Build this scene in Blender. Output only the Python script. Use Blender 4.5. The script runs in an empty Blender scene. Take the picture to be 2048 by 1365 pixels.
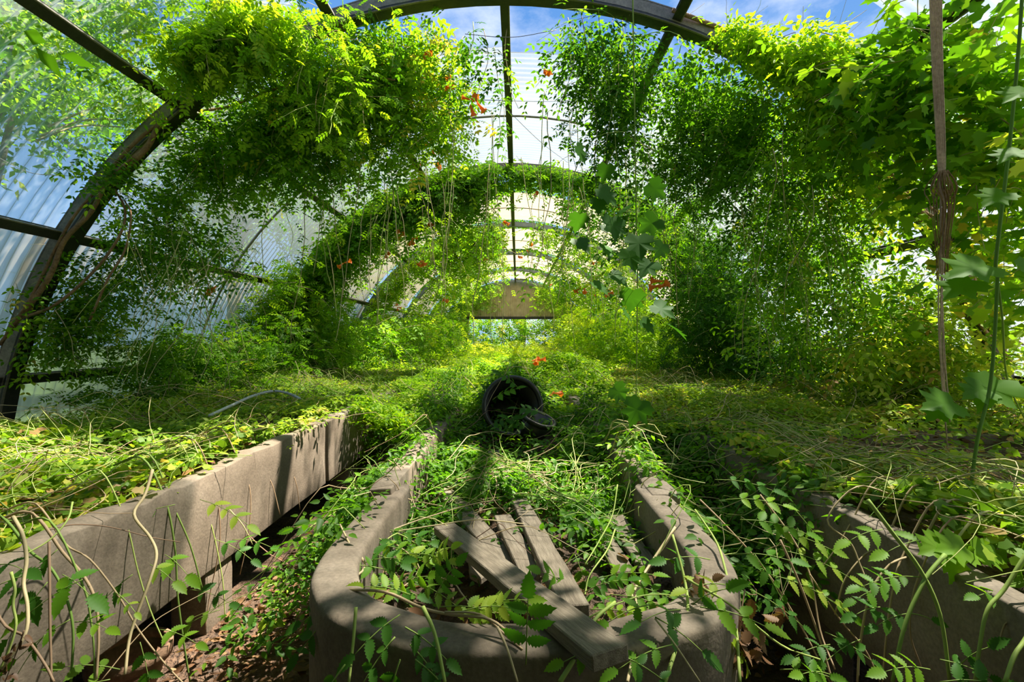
import bpy, math, random
import numpy as np
from mathutils import Vector, Matrix
from math import sin, cos, pi, radians

rng = np.random.default_rng(7)
random.seed(7)
SC = bpy.context.scene
COL = SC.collection

# ------------------------------------------------------------------ camera
F = 967.0                       # focal length in pixels of the 2048 px frame
CX, CZ = 0.12, 1.45             # camera x and height
VX, VY = 1035.0, 675.0          # where the horizon line and the far vanishing point sit
cam = bpy.data.cameras.new('camera')
cam.sensor_width = 36
cam.lens = 36 * F / 2048
cam.shift_x = -(VX - 1024) / 2048
cam.shift_y = -(682.5 - VY) / 2048
cam.clip_start = 0.05
cam.clip_end = 400
co = bpy.data.objects.new('camera', cam)
COL.objects.link(co)
co.location = (CX, 0, CZ)
co.rotation_euler = (pi / 2, 0, 0)
SC.camera = co

# ------------------------------------------------------------------ sky, sun, exposure
W = bpy.data.worlds.new('sky')
SC.world = W
W.use_nodes = True
nt = W.node_tree
nt.nodes.clear()
def N(t, kind, **kw):
    n = t.nodes.new(kind)
    for k, v in kw.items():
        if k.startswith('i_'):
            n.inputs[k[2:].replace('_', ' ')].default_value = v
        else:
            setattr(n, k, v)
    return n
geo = N(nt, 'ShaderNodeTexCoord')
mp = N(nt, 'ShaderNodeMapping')
mp.inputs['Scale'].default_value = (1.0, 1.0, 2.0)
mp.inputs['Location'].default_value = (0.35, 0.1, 0.25)
cl = N(nt, 'ShaderNodeTexNoise', i_Scale=1.9, i_Detail=9.0, i_Roughness=0.6)
cr = N(nt, 'ShaderNodeValToRGB')
cr.color_ramp.elements[0].position = 0.50
cr.color_ramp.elements[0].color = (0, 0, 0, 1)
cr.color_ramp.elements[1].position = 0.74
cr.color_ramp.elements[1].color = (1, 1, 1, 1)
sep = N(nt, 'ShaderNodeSeparateXYZ')
gr = N(nt, 'ShaderNodeValToRGB')
gr.color_ramp.elements[0].position = 0.0
gr.color_ramp.elements[0].color = (0.30, 0.48, 0.72, 1)
gr.color_ramp.elements[1].position = 0.75
gr.color_ramp.elements[1].color = (0.022, 0.16, 0.50, 1)
add = N(nt, 'ShaderNodeMath', operation='MULTIPLY_ADD')
add.inputs[1].default_value = 0.20
mixc = N(nt, 'ShaderNodeMixRGB')
mixc.inputs[2].default_value = (0.98, 1.0, 1.04, 1)
bg = N(nt, 'ShaderNodeBackground', i_Strength=1.0)
ow = N(nt, 'ShaderNodeOutputWorld')
L = nt.links.new
L(geo.outputs['Generated'], mp.inputs[0]); L(mp.outputs[0], cl.inputs['Vector'])
L(geo.outputs['Generated'], sep.inputs[0])
L(sep.outputs[0], add.inputs[0]); L(cl.outputs['Fac'], add.inputs[2])
L(add.outputs[0], cr.inputs[0]); L(sep.outputs[2], gr.inputs[0])
L(cr.outputs[0], mixc.inputs[0]); L(gr.outputs[0], mixc.inputs[1])
L(mixc.outputs[0], bg.inputs[0]); L(bg.outputs[0], ow.inputs[0])

sun = bpy.data.lights.new('sun', 'SUN')
sun.energy = 13.0
sun.angle = radians(0.8)
sun.color = (1.0, 0.93, 0.78)
so = bpy.data.objects.new('sun', sun)
COL.objects.link(so)
so.rotation_euler = Vector((0.40, 0.26, 0.88)).to_track_quat('Z', 'Y').to_euler()

SC.view_settings.view_transform = 'Standard'
SC.view_settings.look = 'None'
SC.view_settings.gamma = 1
SC.view_settings.exposure = 0.62
cy = SC.cycles
cy.max_bounces = 6
cy.diffuse_bounces = 3
cy.glossy_bounces = 2
cy.transmission_bounces = 4
cy.transparent_max_bounces = 10
cy.sample_clamp_indirect = 4

# ------------------------------------------------------------------ helpers
def P(px, py, Y):
    return np.array([CX + (px - VX) / F * Y, Y, CZ - (py - VY) / F * Y])

def link(o, parent=None):
    COL.objects.link(o)
    if parent is not None:
        o.parent = parent
        o.matrix_parent_inverse = parent.matrix_world.inverted() if False else Matrix.Translation(-Vector(parent.location))
    return o

def thing(name, label, cat, loc=(0, 0, 0), group=None, kind=None):
    o = bpy.data.objects.new(name, None)
    o.empty_display_size = 0.1
    o.location = loc
    COL.objects.link(o)
    if kind: o['kind'] = kind
    if label: o['label'] = label
    if cat: o['category'] = cat
    if group: o['group'] = group
    return o

def tag(o, label, cat, group=None, kind=None):
    o['label'] = label; o['category'] = cat
    if group: o['group'] = group
    if kind: o['kind'] = kind
    return o

def npmesh(name, V, T, tint=None, smooth=False):
    """mesh from a vertex array and an equal-sided face array"""
    V = np.asarray(V, dtype=np.float32); T = np.asarray(T, dtype=np.int32)
    k = T.shape[1]
    me = bpy.data.meshes.new(name)
    me.vertices.add(len(V)); me.vertices.foreach_set('co', V.ravel())
    me.loops.add(T.size); me.loops.foreach_set('vertex_index', T.ravel())
    me.polygons.add(len(T)); me.polygons.foreach_set('loop_start', np.arange(0, T.size, k, dtype=np.int32))
    if smooth: me.polygons.foreach_set('use_smooth', np.ones(len(T), dtype=bool))
    if tint is not None:
        a = me.attributes.new('tint', 'FLOAT', 'POINT')
        a.data.foreach_set('value', np.asarray(tint, dtype=np.float32))
    me.update(calc_edges=True)
    return me

def mobj(name, me, m, parent=None, loc=None):
    if m is not None and len(me.materials) == 0: me.materials.append(m)
    o = bpy.data.objects.new(name, me)
    if loc is not None: o.location = loc
    return link(o, parent)

def pymesh(name, V, faces, m, parent=None, smooth=False, bevel=0):
    me = bpy.data.meshes.new(name)
    me.from_pydata([tuple(map(float, v)) for v in V], [], faces)
    me.update()
    if smooth: me.polygons.foreach_set('use_smooth', [True] * len(me.polygons))
    o = mobj(name, me, m, parent)
    if bevel:
        b = o.modifiers.new('bevel', 'BEVEL'); b.width = bevel; b.segments = 2
    return o

def box_vf(x0, x1, y0, y1, z0, z1):
    V = [(x, y, z) for z in (z0, z1) for y in (y0, y1) for x in (x0, x1)]
    return V, [(0, 2, 3, 1), (4, 5, 7, 6), (0, 1, 5, 4), (2, 6, 7, 3), (0, 4, 6, 2), (1, 3, 7, 5)]

def rough_block(name, x0, x1, y0, y1, z0, z1, m, parent, amp=0.008, n=(3, 40, 6), seed=0):
    """a cast block, subdivided, with chipped uneven edges"""
    r = np.random.default_rng(seed)
    import bmesh
    bm = bmesh.new()
    V, Fc = box_vf(x0, x1, y0, y1, z0, z1)
    vs = [bm.verts.new(v) for v in V]
    for f in Fc: bm.faces.new([vs[i] for i in f])
    for ax, cnt in enumerate(n):
        lo = (x0, y0, z0)[ax]; hi = (x1, y1, z1)[ax]
        for i in range(1, cnt):
            c = lo + (hi - lo) * i / cnt
            no = [0, 0, 0]; no[ax] = 1; pc = [0, 0, 0]; pc[ax] = c
            bmesh.ops.bisect_plane(bm, geom=bm.verts[:] + bm.edges[:] + bm.faces[:], plane_co=pc, plane_no=no)
    ph = r.uniform(0, 6, 6)
    for v in bm.verts:
        x, y, z = v.co
        e = 0.5 * sin(y * 5.1 + ph[0]) + 0.3 * sin(y * 13 + ph[1]) + 0.2 * sin(y * 31 + ph[2])
        if abs(z - z1) < 1e-5:
            v.co.z += amp * e * 1.6 + r.normal(0, amp * 0.35)
            if abs(x - x0) < 1e-5 or abs(x - x1) < 1e-5:
                v.co.z -= abs(r.normal(0, amp * 0.7))
                v.co.x += (0.006 if abs(x - x0) < 1e-5 else -0.006) * r.uniform(0, 2)
        else:
            v.co.x += amp * 0.4 * sin(y * 7 + z * 9 + ph[3])
    me = bpy.data.meshes.new(name); bm.to_mesh(me); bm.free()
    me.polygons.foreach_set('use_smooth', [True] * len(me.polygons))
    o = mobj(name, me, m, parent)
    es = o.modifiers.new('bevel', 'BEVEL'); es.width = 0.006; es.segments = 2; es.limit_method = 'ANGLE'; es.angle_limit = radians(50)
    return o

def catmull(pts, n=6):
    p = np.asarray(pts, float)
    if len(p) < 3: return np.linspace(p[0], p[-1], n)
    q = np.vstack([2 * p[0] - p[1], p, 2 * p[-1] - p[-2]])
    out = []
    for i in range(1, len(q) - 2):
        for t in np.linspace(0, 1, n, endpoint=False):
            a, b, c, d = q[i - 1], q[i], q[i + 1], q[i + 2]
            out.append(0.5 * ((2 * b) + (-a + c) * t + (2 * a - 5 * b + 4 * c - d) * t * t + (-a + 3 * b - 3 * c + d) * t ** 3))
    out.append(p[-1])
    return np.array(out)

def tubes_vf(lines, radii, sides=4, taper=0.5):
    """many polylines (S,n,3) of equal length -> verts, quads"""
    Ls = np.asarray(lines, float)
    S, n, _ = Ls.shape
    tan = np.gradient(Ls, axis=1)
    tan /= np.linalg.norm(tan, axis=2, keepdims=True) + 1e-9
    ref = np.zeros_like(tan); ref[..., 0] = 1
    bad = np.abs(tan[..., 0]) > 0.9
    ref[bad] = (0, 1, 0)
    u = np.cross(tan, ref); u /= np.linalg.norm(u, axis=2, keepdims=True) + 1e-9
    v = np.cross(tan, u)
    a = np.arange(sides) * 2 * pi / sides
    rad = np.asarray(radii, float).reshape(-1, 1) * np.linspace(1, taper, n)[None, :]
    ring = u[:, :, None, :] * np.cos(a)[None, None, :, None] + v[:, :, None, :] * np.sin(a)[None, None, :, None]
    V = Ls[:, :, None, :] + ring * rad[:, :, None, None]
    idx = np.arange(S * n * sides).reshape(S, n, sides)
    A = idx[:, :-1, :]; B = idx[:, 1:, :]
    Q = np.stack([A, np.roll(A, -1, 2), np.roll(B, -1, 2), B], -1).reshape(-1, 4)
    return V.reshape(-1, 3), Q

def tube_obj(name, pts, r, m, parent=None, sides=6, taper=0.6, n=6, tint=None):
    c = catmull(pts, n)[None]
    V, Q = tubes_vf(c, [r], sides, taper)
    k = len(V)
    V = np.vstack([V, c[0][0], c[0][-1]])
    o_ = k - sides
    caps = [[i, (i + 1) % sides, k, k] for i in range(sides)]
    me = bpy.data.meshes.new(name)
    faces = [tuple(q) for q in Q.tolist()] + [((i + 1) % sides, i, k) for i in range(sides)] + [(o_ + i, o_ + (i + 1) % sides, k + 1) for i in range(sides)]
    me.from_pydata(V.tolist(), [], faces)
    me.polygons.foreach_set('use_smooth', [True] * len(me.polygons))
    if tint is not None:
        a = me.attributes.new('tint', 'FLOAT', 'POINT'); a.data.foreach_set('value', [tint] * len(V))
    me.update()
    return mobj(name, me, m, parent)

# ------------------------------------------------------------------ materials
def newmat(name):
    m = bpy.data.materials.new(name); m.use_nodes = True
    t = m.node_tree; t.nodes.clear()
    out = t.nodes.new('ShaderNodeOutputMaterial')
    return m, t, out

def ramp(t, fac, stops):
    r = t.nodes.new('ShaderNodeValToRGB')
    e = r.color_ramp.elements
    while len(e) < len(stops): e.new(0.5)
    for i, (p, c) in enumerate(stops):
        e[i].position = p; e[i].color = (*c, 1)
    t.links.new(fac, r.inputs[0])
    return r.outputs[0]

def leafmat(name, stops, tr=0.5, gloss=0.012, trs=1.5):
    m, t, out = newmat(name)
    at = N(t, 'ShaderNodeAttribute', attribute_name='tint')
    col = ramp(t, at.outputs['Fac'], stops)
    d = N(t, 'ShaderNodeBsdfDiffuse'); tl = N(t, 'ShaderNodeBsdfTranslucent')
    br = N(t, 'ShaderNodeMixRGB', blend_type='MULTIPLY'); br.inputs[0].default_value = 1
    br.inputs[2].default_value = (trs * 1.05, trs * 1.1, trs * 0.35, 1)
    t.links.new(col, br.inputs[1])
    t.links.new(col, d.inputs[0]); t.links.new(br.outputs[0], tl.inputs[0])
    mx = N(t, 'ShaderNodeMixShader'); mx.inputs[0].default_value = tr
    g = N(t, 'ShaderNodeBsdfGlossy', i_Roughness=0.5); g.inputs[0].default_value = (1, 1, 1, 1)
    mg = N(t, 'ShaderNodeMixShader'); mg.inputs[0].default_value = gloss
    t.links.new(d.outputs[0], mx.inputs[1]); t.links.new(tl.outputs[0], mx.inputs[2])
    t.links.new(mx.outputs[0], mg.inputs[1]); t.links.new(g.outputs[0], mg.inputs[2])
    t.links.new(mg.outputs[0], out.inputs[0])
    return m

G_MID = [(0.0, (0.050, 0.135, 0.010)), (0.4, (0.115, 0.27, 0.014)), (0.75, (0.25, 0.41, 0.02)), (0.93, (0.42, 0.50, 0.05)), (1.0, (0.55, 0.42, 0.08))]
G_BRI = [(0.0, (0.09, 0.22, 0.012)), (0.4, (0.21, 0.38, 0.018)), (0.8, (0.40, 0.52, 0.03)), (1.0, (0.60, 0.62, 0.08))]
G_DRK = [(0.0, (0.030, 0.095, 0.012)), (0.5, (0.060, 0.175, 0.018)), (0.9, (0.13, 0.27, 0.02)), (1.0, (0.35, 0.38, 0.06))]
G_OLV = [(0.0, (0.10, 0.20, 0.02)), (0.4, (0.21, 0.35, 0.035)), (0.72, (0.38, 0.46, 0.05)), (0.88, (0.58, 0.50, 0.12)), (1.0, (0.46, 0.27, 0.12))]
M = {}
M['leaf'] = leafmat('vine leaf', G_MID)
M['leaf_bright'] = leafmat('bright vine leaf', G_BRI)
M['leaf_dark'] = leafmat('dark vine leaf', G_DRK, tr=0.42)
M['leaf_olive'] = leafmat('olive vine leaf', G_OLV)
M['leaf_dead'] = leafmat('dry leaf', [(0, (0.07, 0.035, 0.018)), (0.5, (0.17, 0.085, 0.042)), (1, (0.30, 0.18, 0.095))], tr=0.25, trs=1.0)
M['flower'] = leafmat('orange trumpet petal', [(0, (0.80, 0.16, 0.04)), (1, (0.95, 0.38, 0.08))], tr=0.4, trs=1.0)
M['stem'] = leafmat('vine stem', [(0, (0.12, 0.22, 0.04)), (0.35, (0.40, 0.48, 0.13)), (0.6, (0.56, 0.45, 0.26)), (0.85, (0.42, 0.29, 0.18)), (1, (0.20, 0.12, 0.08))], tr=0.05)

def principled(name, base=None, rough=0.8, metal=0.0):
    m, t, out = newmat(name)
    p = N(t, 'ShaderNodeBsdfPrincipled')
    p.inputs['Roughness'].default_value = rough; p.inputs['Metallic'].default_value = metal
    if base: p.inputs['Base Color'].default_value = (*base, 1)
    t.links.new(p.outputs[0], out.inputs[0])
    return m, t, p

def noisy(name, stops, scale=6, rough=0.85, bump=0.3, metal=0, stretch=(1, 1, 1), fine=60, dist=0.02):
    m, t, p = principled(name, None, rough, metal)
    tc = N(t, 'ShaderNodeTexCoord'); mp = N(t, 'ShaderNodeMapping'); mp.inputs['Scale'].default_value = stretch
    t.links.new(tc.outputs['Object'], mp.inputs[0])
    n1 = N(t, 'ShaderNodeTexNoise', i_Scale=scale, i_Detail=8.0, i_Roughness=0.65)
    n2 = N(t, 'ShaderNodeTexNoise', i_Scale=fine, i_Detail=4.0)
    t.links.new(mp.outputs[0], n1.inputs['Vector']); t.links.new(mp.outputs[0], n2.inputs['Vector'])
    c = ramp(t, n1.outputs['Fac'], stops)
    mx = N(t, 'ShaderNodeMixRGB', blend_type='OVERLAY'); mx.inputs[0].default_value = 0.45
    t.links.new(c, mx.inputs[1]); t.links.new(n2.outputs['Fac'], mx.inputs[2])
    t.links.new(mx.outputs[0], p.inputs['Base Color'])
    b = N(t, 'ShaderNodeBump', i_Strength=bump, i_Distance=dist)
    ad = N(t, 'ShaderNodeMath', operation='ADD')
    t.links.new(n1.outputs['Fac'], ad.inputs[0]); t.links.new(n2.outputs['Fac'], ad.inputs[1])
    t.links.new(ad.outputs[0], b.inputs['Height']); t.links.new(b.outputs[0], p.inputs['Normal'])
    return m
M['concrete'] = noisy('weathered concrete', [(0.25, (0.075, 0.055, 0.038)), (0.45, (0.145, 0.108, 0.077)), (0.62, (0.20, 0.155, 0.116)), (0.8, (0.28, 0.23, 0.185))], scale=2.6, bump=0.25, fine=90, dist=0.006)
M['soil'] = noisy('dark soil', [(0.3, (0.05, 0.03, 0.018)), (0.6, (0.15, 0.085, 0.05)), (0.8, (0.24, 0.15, 0.09))], scale=9, bump=1.0, fine=40, dist=0.06)
M['ground'] = noisy('outdoor ground', [(0.3, (0.05, 0.09, 0.02)), (0.6, (0.10, 0.16, 0.04)), (0.8, (0.20, 0.18, 0.09))], scale=1.5, bump=0.8)
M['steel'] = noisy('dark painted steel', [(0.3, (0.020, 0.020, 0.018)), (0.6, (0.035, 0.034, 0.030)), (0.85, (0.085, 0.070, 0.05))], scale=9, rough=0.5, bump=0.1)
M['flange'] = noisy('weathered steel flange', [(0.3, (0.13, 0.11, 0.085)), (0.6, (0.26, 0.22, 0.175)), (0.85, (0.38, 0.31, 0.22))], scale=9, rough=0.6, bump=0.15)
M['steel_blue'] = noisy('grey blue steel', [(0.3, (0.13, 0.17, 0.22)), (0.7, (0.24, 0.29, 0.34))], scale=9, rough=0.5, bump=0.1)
M['wood'] = noisy('grey weathered board', [(0.25, (0.09, 0.066, 0.045)), (0.5, (0.18, 0.14, 0.10)), (0.75, (0.27, 0.22, 0.165))], scale=5, stretch=(14, 1.0, 14), bump=0.35, fine=30)
M['plastic'] = noisy('black nursery plastic', [(0.3, (0.010, 0.010, 0.010)), (0.8, (0.025, 0.024, 0.022))], rough=0.38, bump=0.1)
M['pvc'] = noisy('grey pvc', [(0.3, (0.38, 0.40, 0.42)), (0.7, (0.55, 0.57, 0.58))], rough=0.4, bump=0.05)
M['clay'] = noisy('brown clay', [(0.3, (0.16, 0.08, 0.045)), (0.7, (0.26, 0.15, 0.09))], bump=0.3)
M['cord'] = noisy('pale brown cord', [(0.3, (0.30, 0.20, 0.16)), (0.7, (0.55, 0.40, 0.33))], bump=0.3)
M['bark'] = noisy('vine bark', [(0.3, (0.16, 0.085, 0.04)), (0.6, (0.33, 0.19, 0.10)), (0.8, (0.42, 0.28, 0.17))], scale=12, stretch=(1, 1, 1), bump=0.6)
M['trunk'] = noisy('tree bark', [(0.3, (0.06, 0.045, 0.03)), (0.7, (0.16, 0.12, 0.09))], scale=8, bump=0.8)
M['wire'] = principled('dark wire', (0.05, 0.05, 0.05), 0.5)[0]

def sheetmat(name, tintc, transp, dirtamt=0.5):
    m, t, out = newmat(name)
    tc = N(t, 'ShaderNodeTexCoord')
    # streaks that follow the sheet (uv: u along the arc, v across the corrugations)
    mp = N(t, 'ShaderNodeMapping'); mp.inputs['Scale'].default_value = (0.35, 6.0, 1)
    t.links.new(tc.outputs['UV'], mp.inputs[0])
    n = N(t, 'ShaderNodeTexNoise', i_Scale=1.6, i_Detail=8.0, i_Roughness=0.65)
    t.links.new(mp.outputs[0], n.inputs['Vector'])
    n2 = N(t, 'ShaderNodeTexNoise', i_Scale=1.3, i_Detail=5.0); t.links.new(tc.outputs['UV'], n2.inputs['Vector'])
    ad = N(t, 'ShaderNodeMath', operation='ADD'); t.links.new(n.outputs['Fac'], ad.inputs[0]); t.links.new(n2.outputs['Fac'], ad.inputs[1])
    dm = N(t, 'ShaderNodeMapRange'); dm.inputs['From Min'].default_value = 0.85; dm.inputs['From Max'].default_value = 1.25
    t.links.new(ad.outputs[0], dm.inputs[0])
    dirty = tuple(c * k for c, k in zip(tintc, (0.80, 0.66, 0.46)))
    cm = N(t, 'ShaderNodeMixRGB'); cm.inputs[1].default_value = (*tintc, 1); cm.inputs[2].default_value = (*dirty, 1)
    sc_ = N(t, 'ShaderNodeMath', operation='MULTIPLY'); sc_.inputs[1].default_value = dirtamt
    t.links.new(dm.outputs[0], sc_.inputs[0]); t.links.new(sc_.outputs[0], cm.inputs[0])
    d = N(t, 'ShaderNodeBsdfDiffuse'); tl = N(t, 'ShaderNodeBsdfTranslucent'); tp = N(t, 'ShaderNodeBsdfTransparent')
    tp.inputs[0].default_value = (0.90, 0.95, 0.97, 1)
    t.links.new(cm.outputs[0], d.inputs[0]); t.links.new(cm.outputs[0], tl.inputs[0])
    a = N(t, 'ShaderNodeMixShader'); a.inputs[0].default_value = 0.62
    t.links.new(d.outputs[0], a.inputs[1]); t.links.new(tl.outputs[0], a.inputs[2])
    # steeper faces of each corrugation let less through
    lw = N(t, 'ShaderNodeLayerWeight', i_Blend=0.35)
    f = N(t, 'ShaderNodeMapRange'); f.inputs['From Min'].default_value = 0.0; f.inputs['From Max'].default_value = 0.9
    f.inputs['To Min'].default_value = 1 - transp; f.inputs['To Max'].default_value = 1.0
    t.links.new(lw.outputs['Facing'], f.inputs[0])
    f2 = N(t, 'ShaderNodeMath', operation='MULTIPLY_ADD', use_clamp=True); f2.inputs[1].default_value = 0.35
    t.links.new(sc_.outputs[0], f2.inputs[0]); t.links.new(f.outputs[0], f2.inputs[2])
    b = N(t, 'ShaderNodeMixShader'); t.links.new(f2.outputs[0], b.inputs[0])
    t.links.new(tp.outputs[0], b.inputs[1]); t.links.new(a.outputs[0], b.inputs[2])
    g = N(t, 'ShaderNodeBsdfGlossy', i_Roughness=0.18); g.inputs[0].default_value = (1, 1, 1, 1)
    c = N(t, 'ShaderNodeMixShader'); c.inputs[0].default_value = 0.05
    t.links.new(b.outputs[0], c.inputs[1]); t.links.new(g.outputs[0], c.inputs[2])
    t.links.new(c.outputs[0], out.inputs[0])
    return m
M['sheet_near'] = sheetmat('clear corrugated sheet', (0.55, 0.60, 0.66), 0.80, 0.5)
M['sheet_mid'] = sheetmat('milky corrugated sheet', (0.36, 0.40, 0.45), 0.62, 0.5)
M['sheet_side'] = sheetmat('dusty corrugated sheet', (0.60, 0.54, 0.46), 0.36, 0.7)
M['sheet_far'] = sheetmat('cream corrugated sheet', (0.50, 0.44, 0.33), 0.35, 0.5)

# ------------------------------------------------------------------ the shell
R = 4.5
ARCH_Y = [4.12, 8.44, 12.75, 17.05, 21.35, 25.65]
def arc(th, r=R): return np.array([r * cos(th), r * sin(th)])

# floor inside, ground outside
def grid_floor(name, x0, x1, y0, y1, nx, ny, hf, m, parent=None):
    xs = np.linspace(x0, x1, nx); ys = np.linspace(y0, y1, ny)
    X, Y = np.meshgrid(xs, ys)
    Z = hf(X, Y)
    V = np.stack([X, Y, Z], -1).reshape(-1, 3)
    i = np.arange(nx * ny).reshape(ny, nx)
    Q = np.stack([i[:-1, :-1], i[:-1, 1:], i[1:, 1:], i[1:, :-1]], -1).reshape(-1, 4)
    return mobj(name, npmesh(name, V, Q, smooth=True), m, parent)
fl = grid_floor('floor', -4.6, 4.6, -5, 27, 60, 200, lambda X, Y: 0.02 * np.sin(X * 3 + Y * 2) + 0.015 * np.sin(Y * 5 - X) + rng.normal(0, 0.006, X.shape), M['soil'])
fl['kind'] = 'structure'
gd = grid_floor('ground', -70, 70, -30, 110, 30, 30, lambda X, Y: -0.06 + 0 * X, M['ground'])
gd['kind'] = 'structure'

ceiling = thing('ceiling', None, None, (0, 10, 4), kind='structure')
wall_left = thing('wall_left', None, None, (-4.5, 10, 0), kind='structure')
wall_right = thing('wall_right', None, None, (4.5, 10, 0), kind='structure')
def sheet(parent, th0, th1, y0, y1, m, per=6, na=None, pitch=0.1, amp=0.019, lift=0.075, jag=0.0):
    nw = max(2, int(round((y1 - y0) / pitch)) * per)
    na = na or max(4, int(abs(th1 - th0) / radians(3.2)))
    T, Yv = np.meshgrid(np.linspace(th0, th1, na), np.linspace(y0, y1, nw + 1))
    r = R + lift + amp * np.sin(Yv * 2 * pi / pitch)
    Yo = Yv.copy()
    if jag:
        j = jag * (np.sin(T * 21) * 0.5 + np.sin(T * 47 + 1) * 0.3 + rng.uniform(-.4, .4, (1, na)))
        w = np.clip(1 - (Yv - y0) / 0.25, 0, 1); Yo = Yv + j * w
    V = np.stack([r * np.cos(T), Yo, r * np.sin(T)], -1).reshape(-1, 3)
    i = np.arange((nw + 1) * na).reshape(nw + 1, na)
    Q = np.stack([i[:-1, :-1], i[:-1, 1:], i[1:, 1:], i[1:, :-1]], -1).reshape(-1, 4)
    me = npmesh('corrugated_sheet', V, Q, smooth=True)
    uv = me.uv_layers.new(name='UVMap')
    pv = np.stack([(T * R), Yv], -1).reshape(-1, 2)[Q.ravel()]
    uv.data.foreach_set('uv', pv.astype(np.float32).ravel())
    return mobj('corrugated_sheet', me, m, parent)
D = np.radians
def seam(parent, th0, th1, y, m, w=0.02, r=R + 0.05):
    n = max(4, int(abs(th1 - th0) / D(4)))
    V = []; Fc = []
    for k in range(n + 1):
        t = th0 + (th1 - th0) * k / n
        for (dy, dr) in ((-w, 0), (w, 0), (w, 0.012), (-w, 0.012)):
            V.append(((r + dr) * cos(t), y + dy, (r + dr) * sin(t)))
    for k in range(n):
        for j in range(4):
            Fc.append((k * 4 + j, k * 4 + (j + 1) % 4, (k + 1) * 4 + (j + 1) % 4, (k + 1) * 4 + j))
    return pymesh('lap_strip', V, Fc, m, parent)

# nearest bay (behind, over and beside the camera): left side whole, a hole along the ridge
for (a0, a1, par, mt) in ((0, 32, wall_right, 'sheet_near'), (32, 52, ceiling, 'sheet_near'), (122, 149, ceiling, 'sheet_near'), (149, 180, wall_left, 'sheet_side')):
    for (y0, y1) in ((-3.6, -1.1), (-1.1, 1.5), (1.5, 4.12)):
        sheet(par, D(a0), D(a1), y0, y1 + 0.05, M[mt], pitch=0.1, lift=0.075 + (0.006 if y0 > 0 else 0))
for (a0, a1) in ((52, 90), (90, 122)):
    for (y0, y1) in ((-3.6, -1.1), (-1.1, 1.3), (1.3, 3.3)):
        sheet(ceiling, D(a0), D(a1), y0, y1 + 0.05, M['sheet_mid'])
sheet(ceiling, D(112), D(122), 3.3, 4.12, M['sheet_near'])
# second bay
sides = ((0, 31, wall_right, 'sheet_near'), (149, 180, wall_left, 'sheet_side'))
for (a0, a1, par, mt) in sides:
    for (y0, y1) in ((4.12, 6.78), (6.78, 8.44)):
        sheet(par, D(a0), D(a1), y0, y1 + 0.05, M[mt])
for (a0, a1, y0) in ((31, 60, 5.2), (60, 90, 5.28), (90, 118, 5.2), (118, 149, 4.5)):
    sheet(ceiling, D(a0), D(a1), y0, 6.80, M['sheet_mid'], jag=0.05)
    sheet(ceiling, D(a0), D(a1), 6.76, 8.5, M['sheet_mid'], lift=0.085)
seam(ceiling, D(20), D(160), 6.78, M['flange'], 0.018)
seam(ceiling, D(112), D(126), 6.0, M['flange'], 0.012)
# the further bays, each with a strip missing behind its arch
for b in range(1, 5):
    Y0, Y1 = ARCH_Y[b], ARCH_Y[b + 1]
    gap = (2.0, 1.2, 1.1, 1.2)[b - 1]
    per = 4
    pit = 0.12
    for (a0, a1, par) in ((0, 31, wall_right), (149, 180, wall_left)):
        sheet(par, D(a0), D(a1), Y0, (Y0 + Y1) / 2 + 0.05, M['sheet_far'], per, 8, pit, 0.016)
        sheet(par, D(a0), D(a1), (Y0 + Y1) / 2, Y1 + 0.05, M['sheet_far'], per, 8, pit, 0.016)
    for (a0, a1) in ((31, 60), (60, 90), (90, 120), (120, 149)):
        g0 = Y0 + (gap if 50 < (a0 + a1) / 2 < 130 else 0.45 * gap)
        ym = (g0 + Y1) / 2
        if b == 1 and 50 < (a0 + a1) / 2 < 130:
            sheet(ceiling, D(a0), D(a1), Y0 + 0.1, Y0 + 0.75, M['sheet_mid'], per, 10, pit, 0.016)
        sheet(ceiling, D(a0), D(a1), g0, ym + 0.04, M['sheet_far'], per, 10, pit, 0.016, jag=0.06)
        sheet(ceiling, D(a0), D(a1), ym, Y1 + 0.05, M['sheet_far'], per, 10, pit, 0.016, lift=0.085)
    seam(ceiling, D(31), D(149), (Y0 + gap + Y1) / 2, M['flange'], 0.015)

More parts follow.
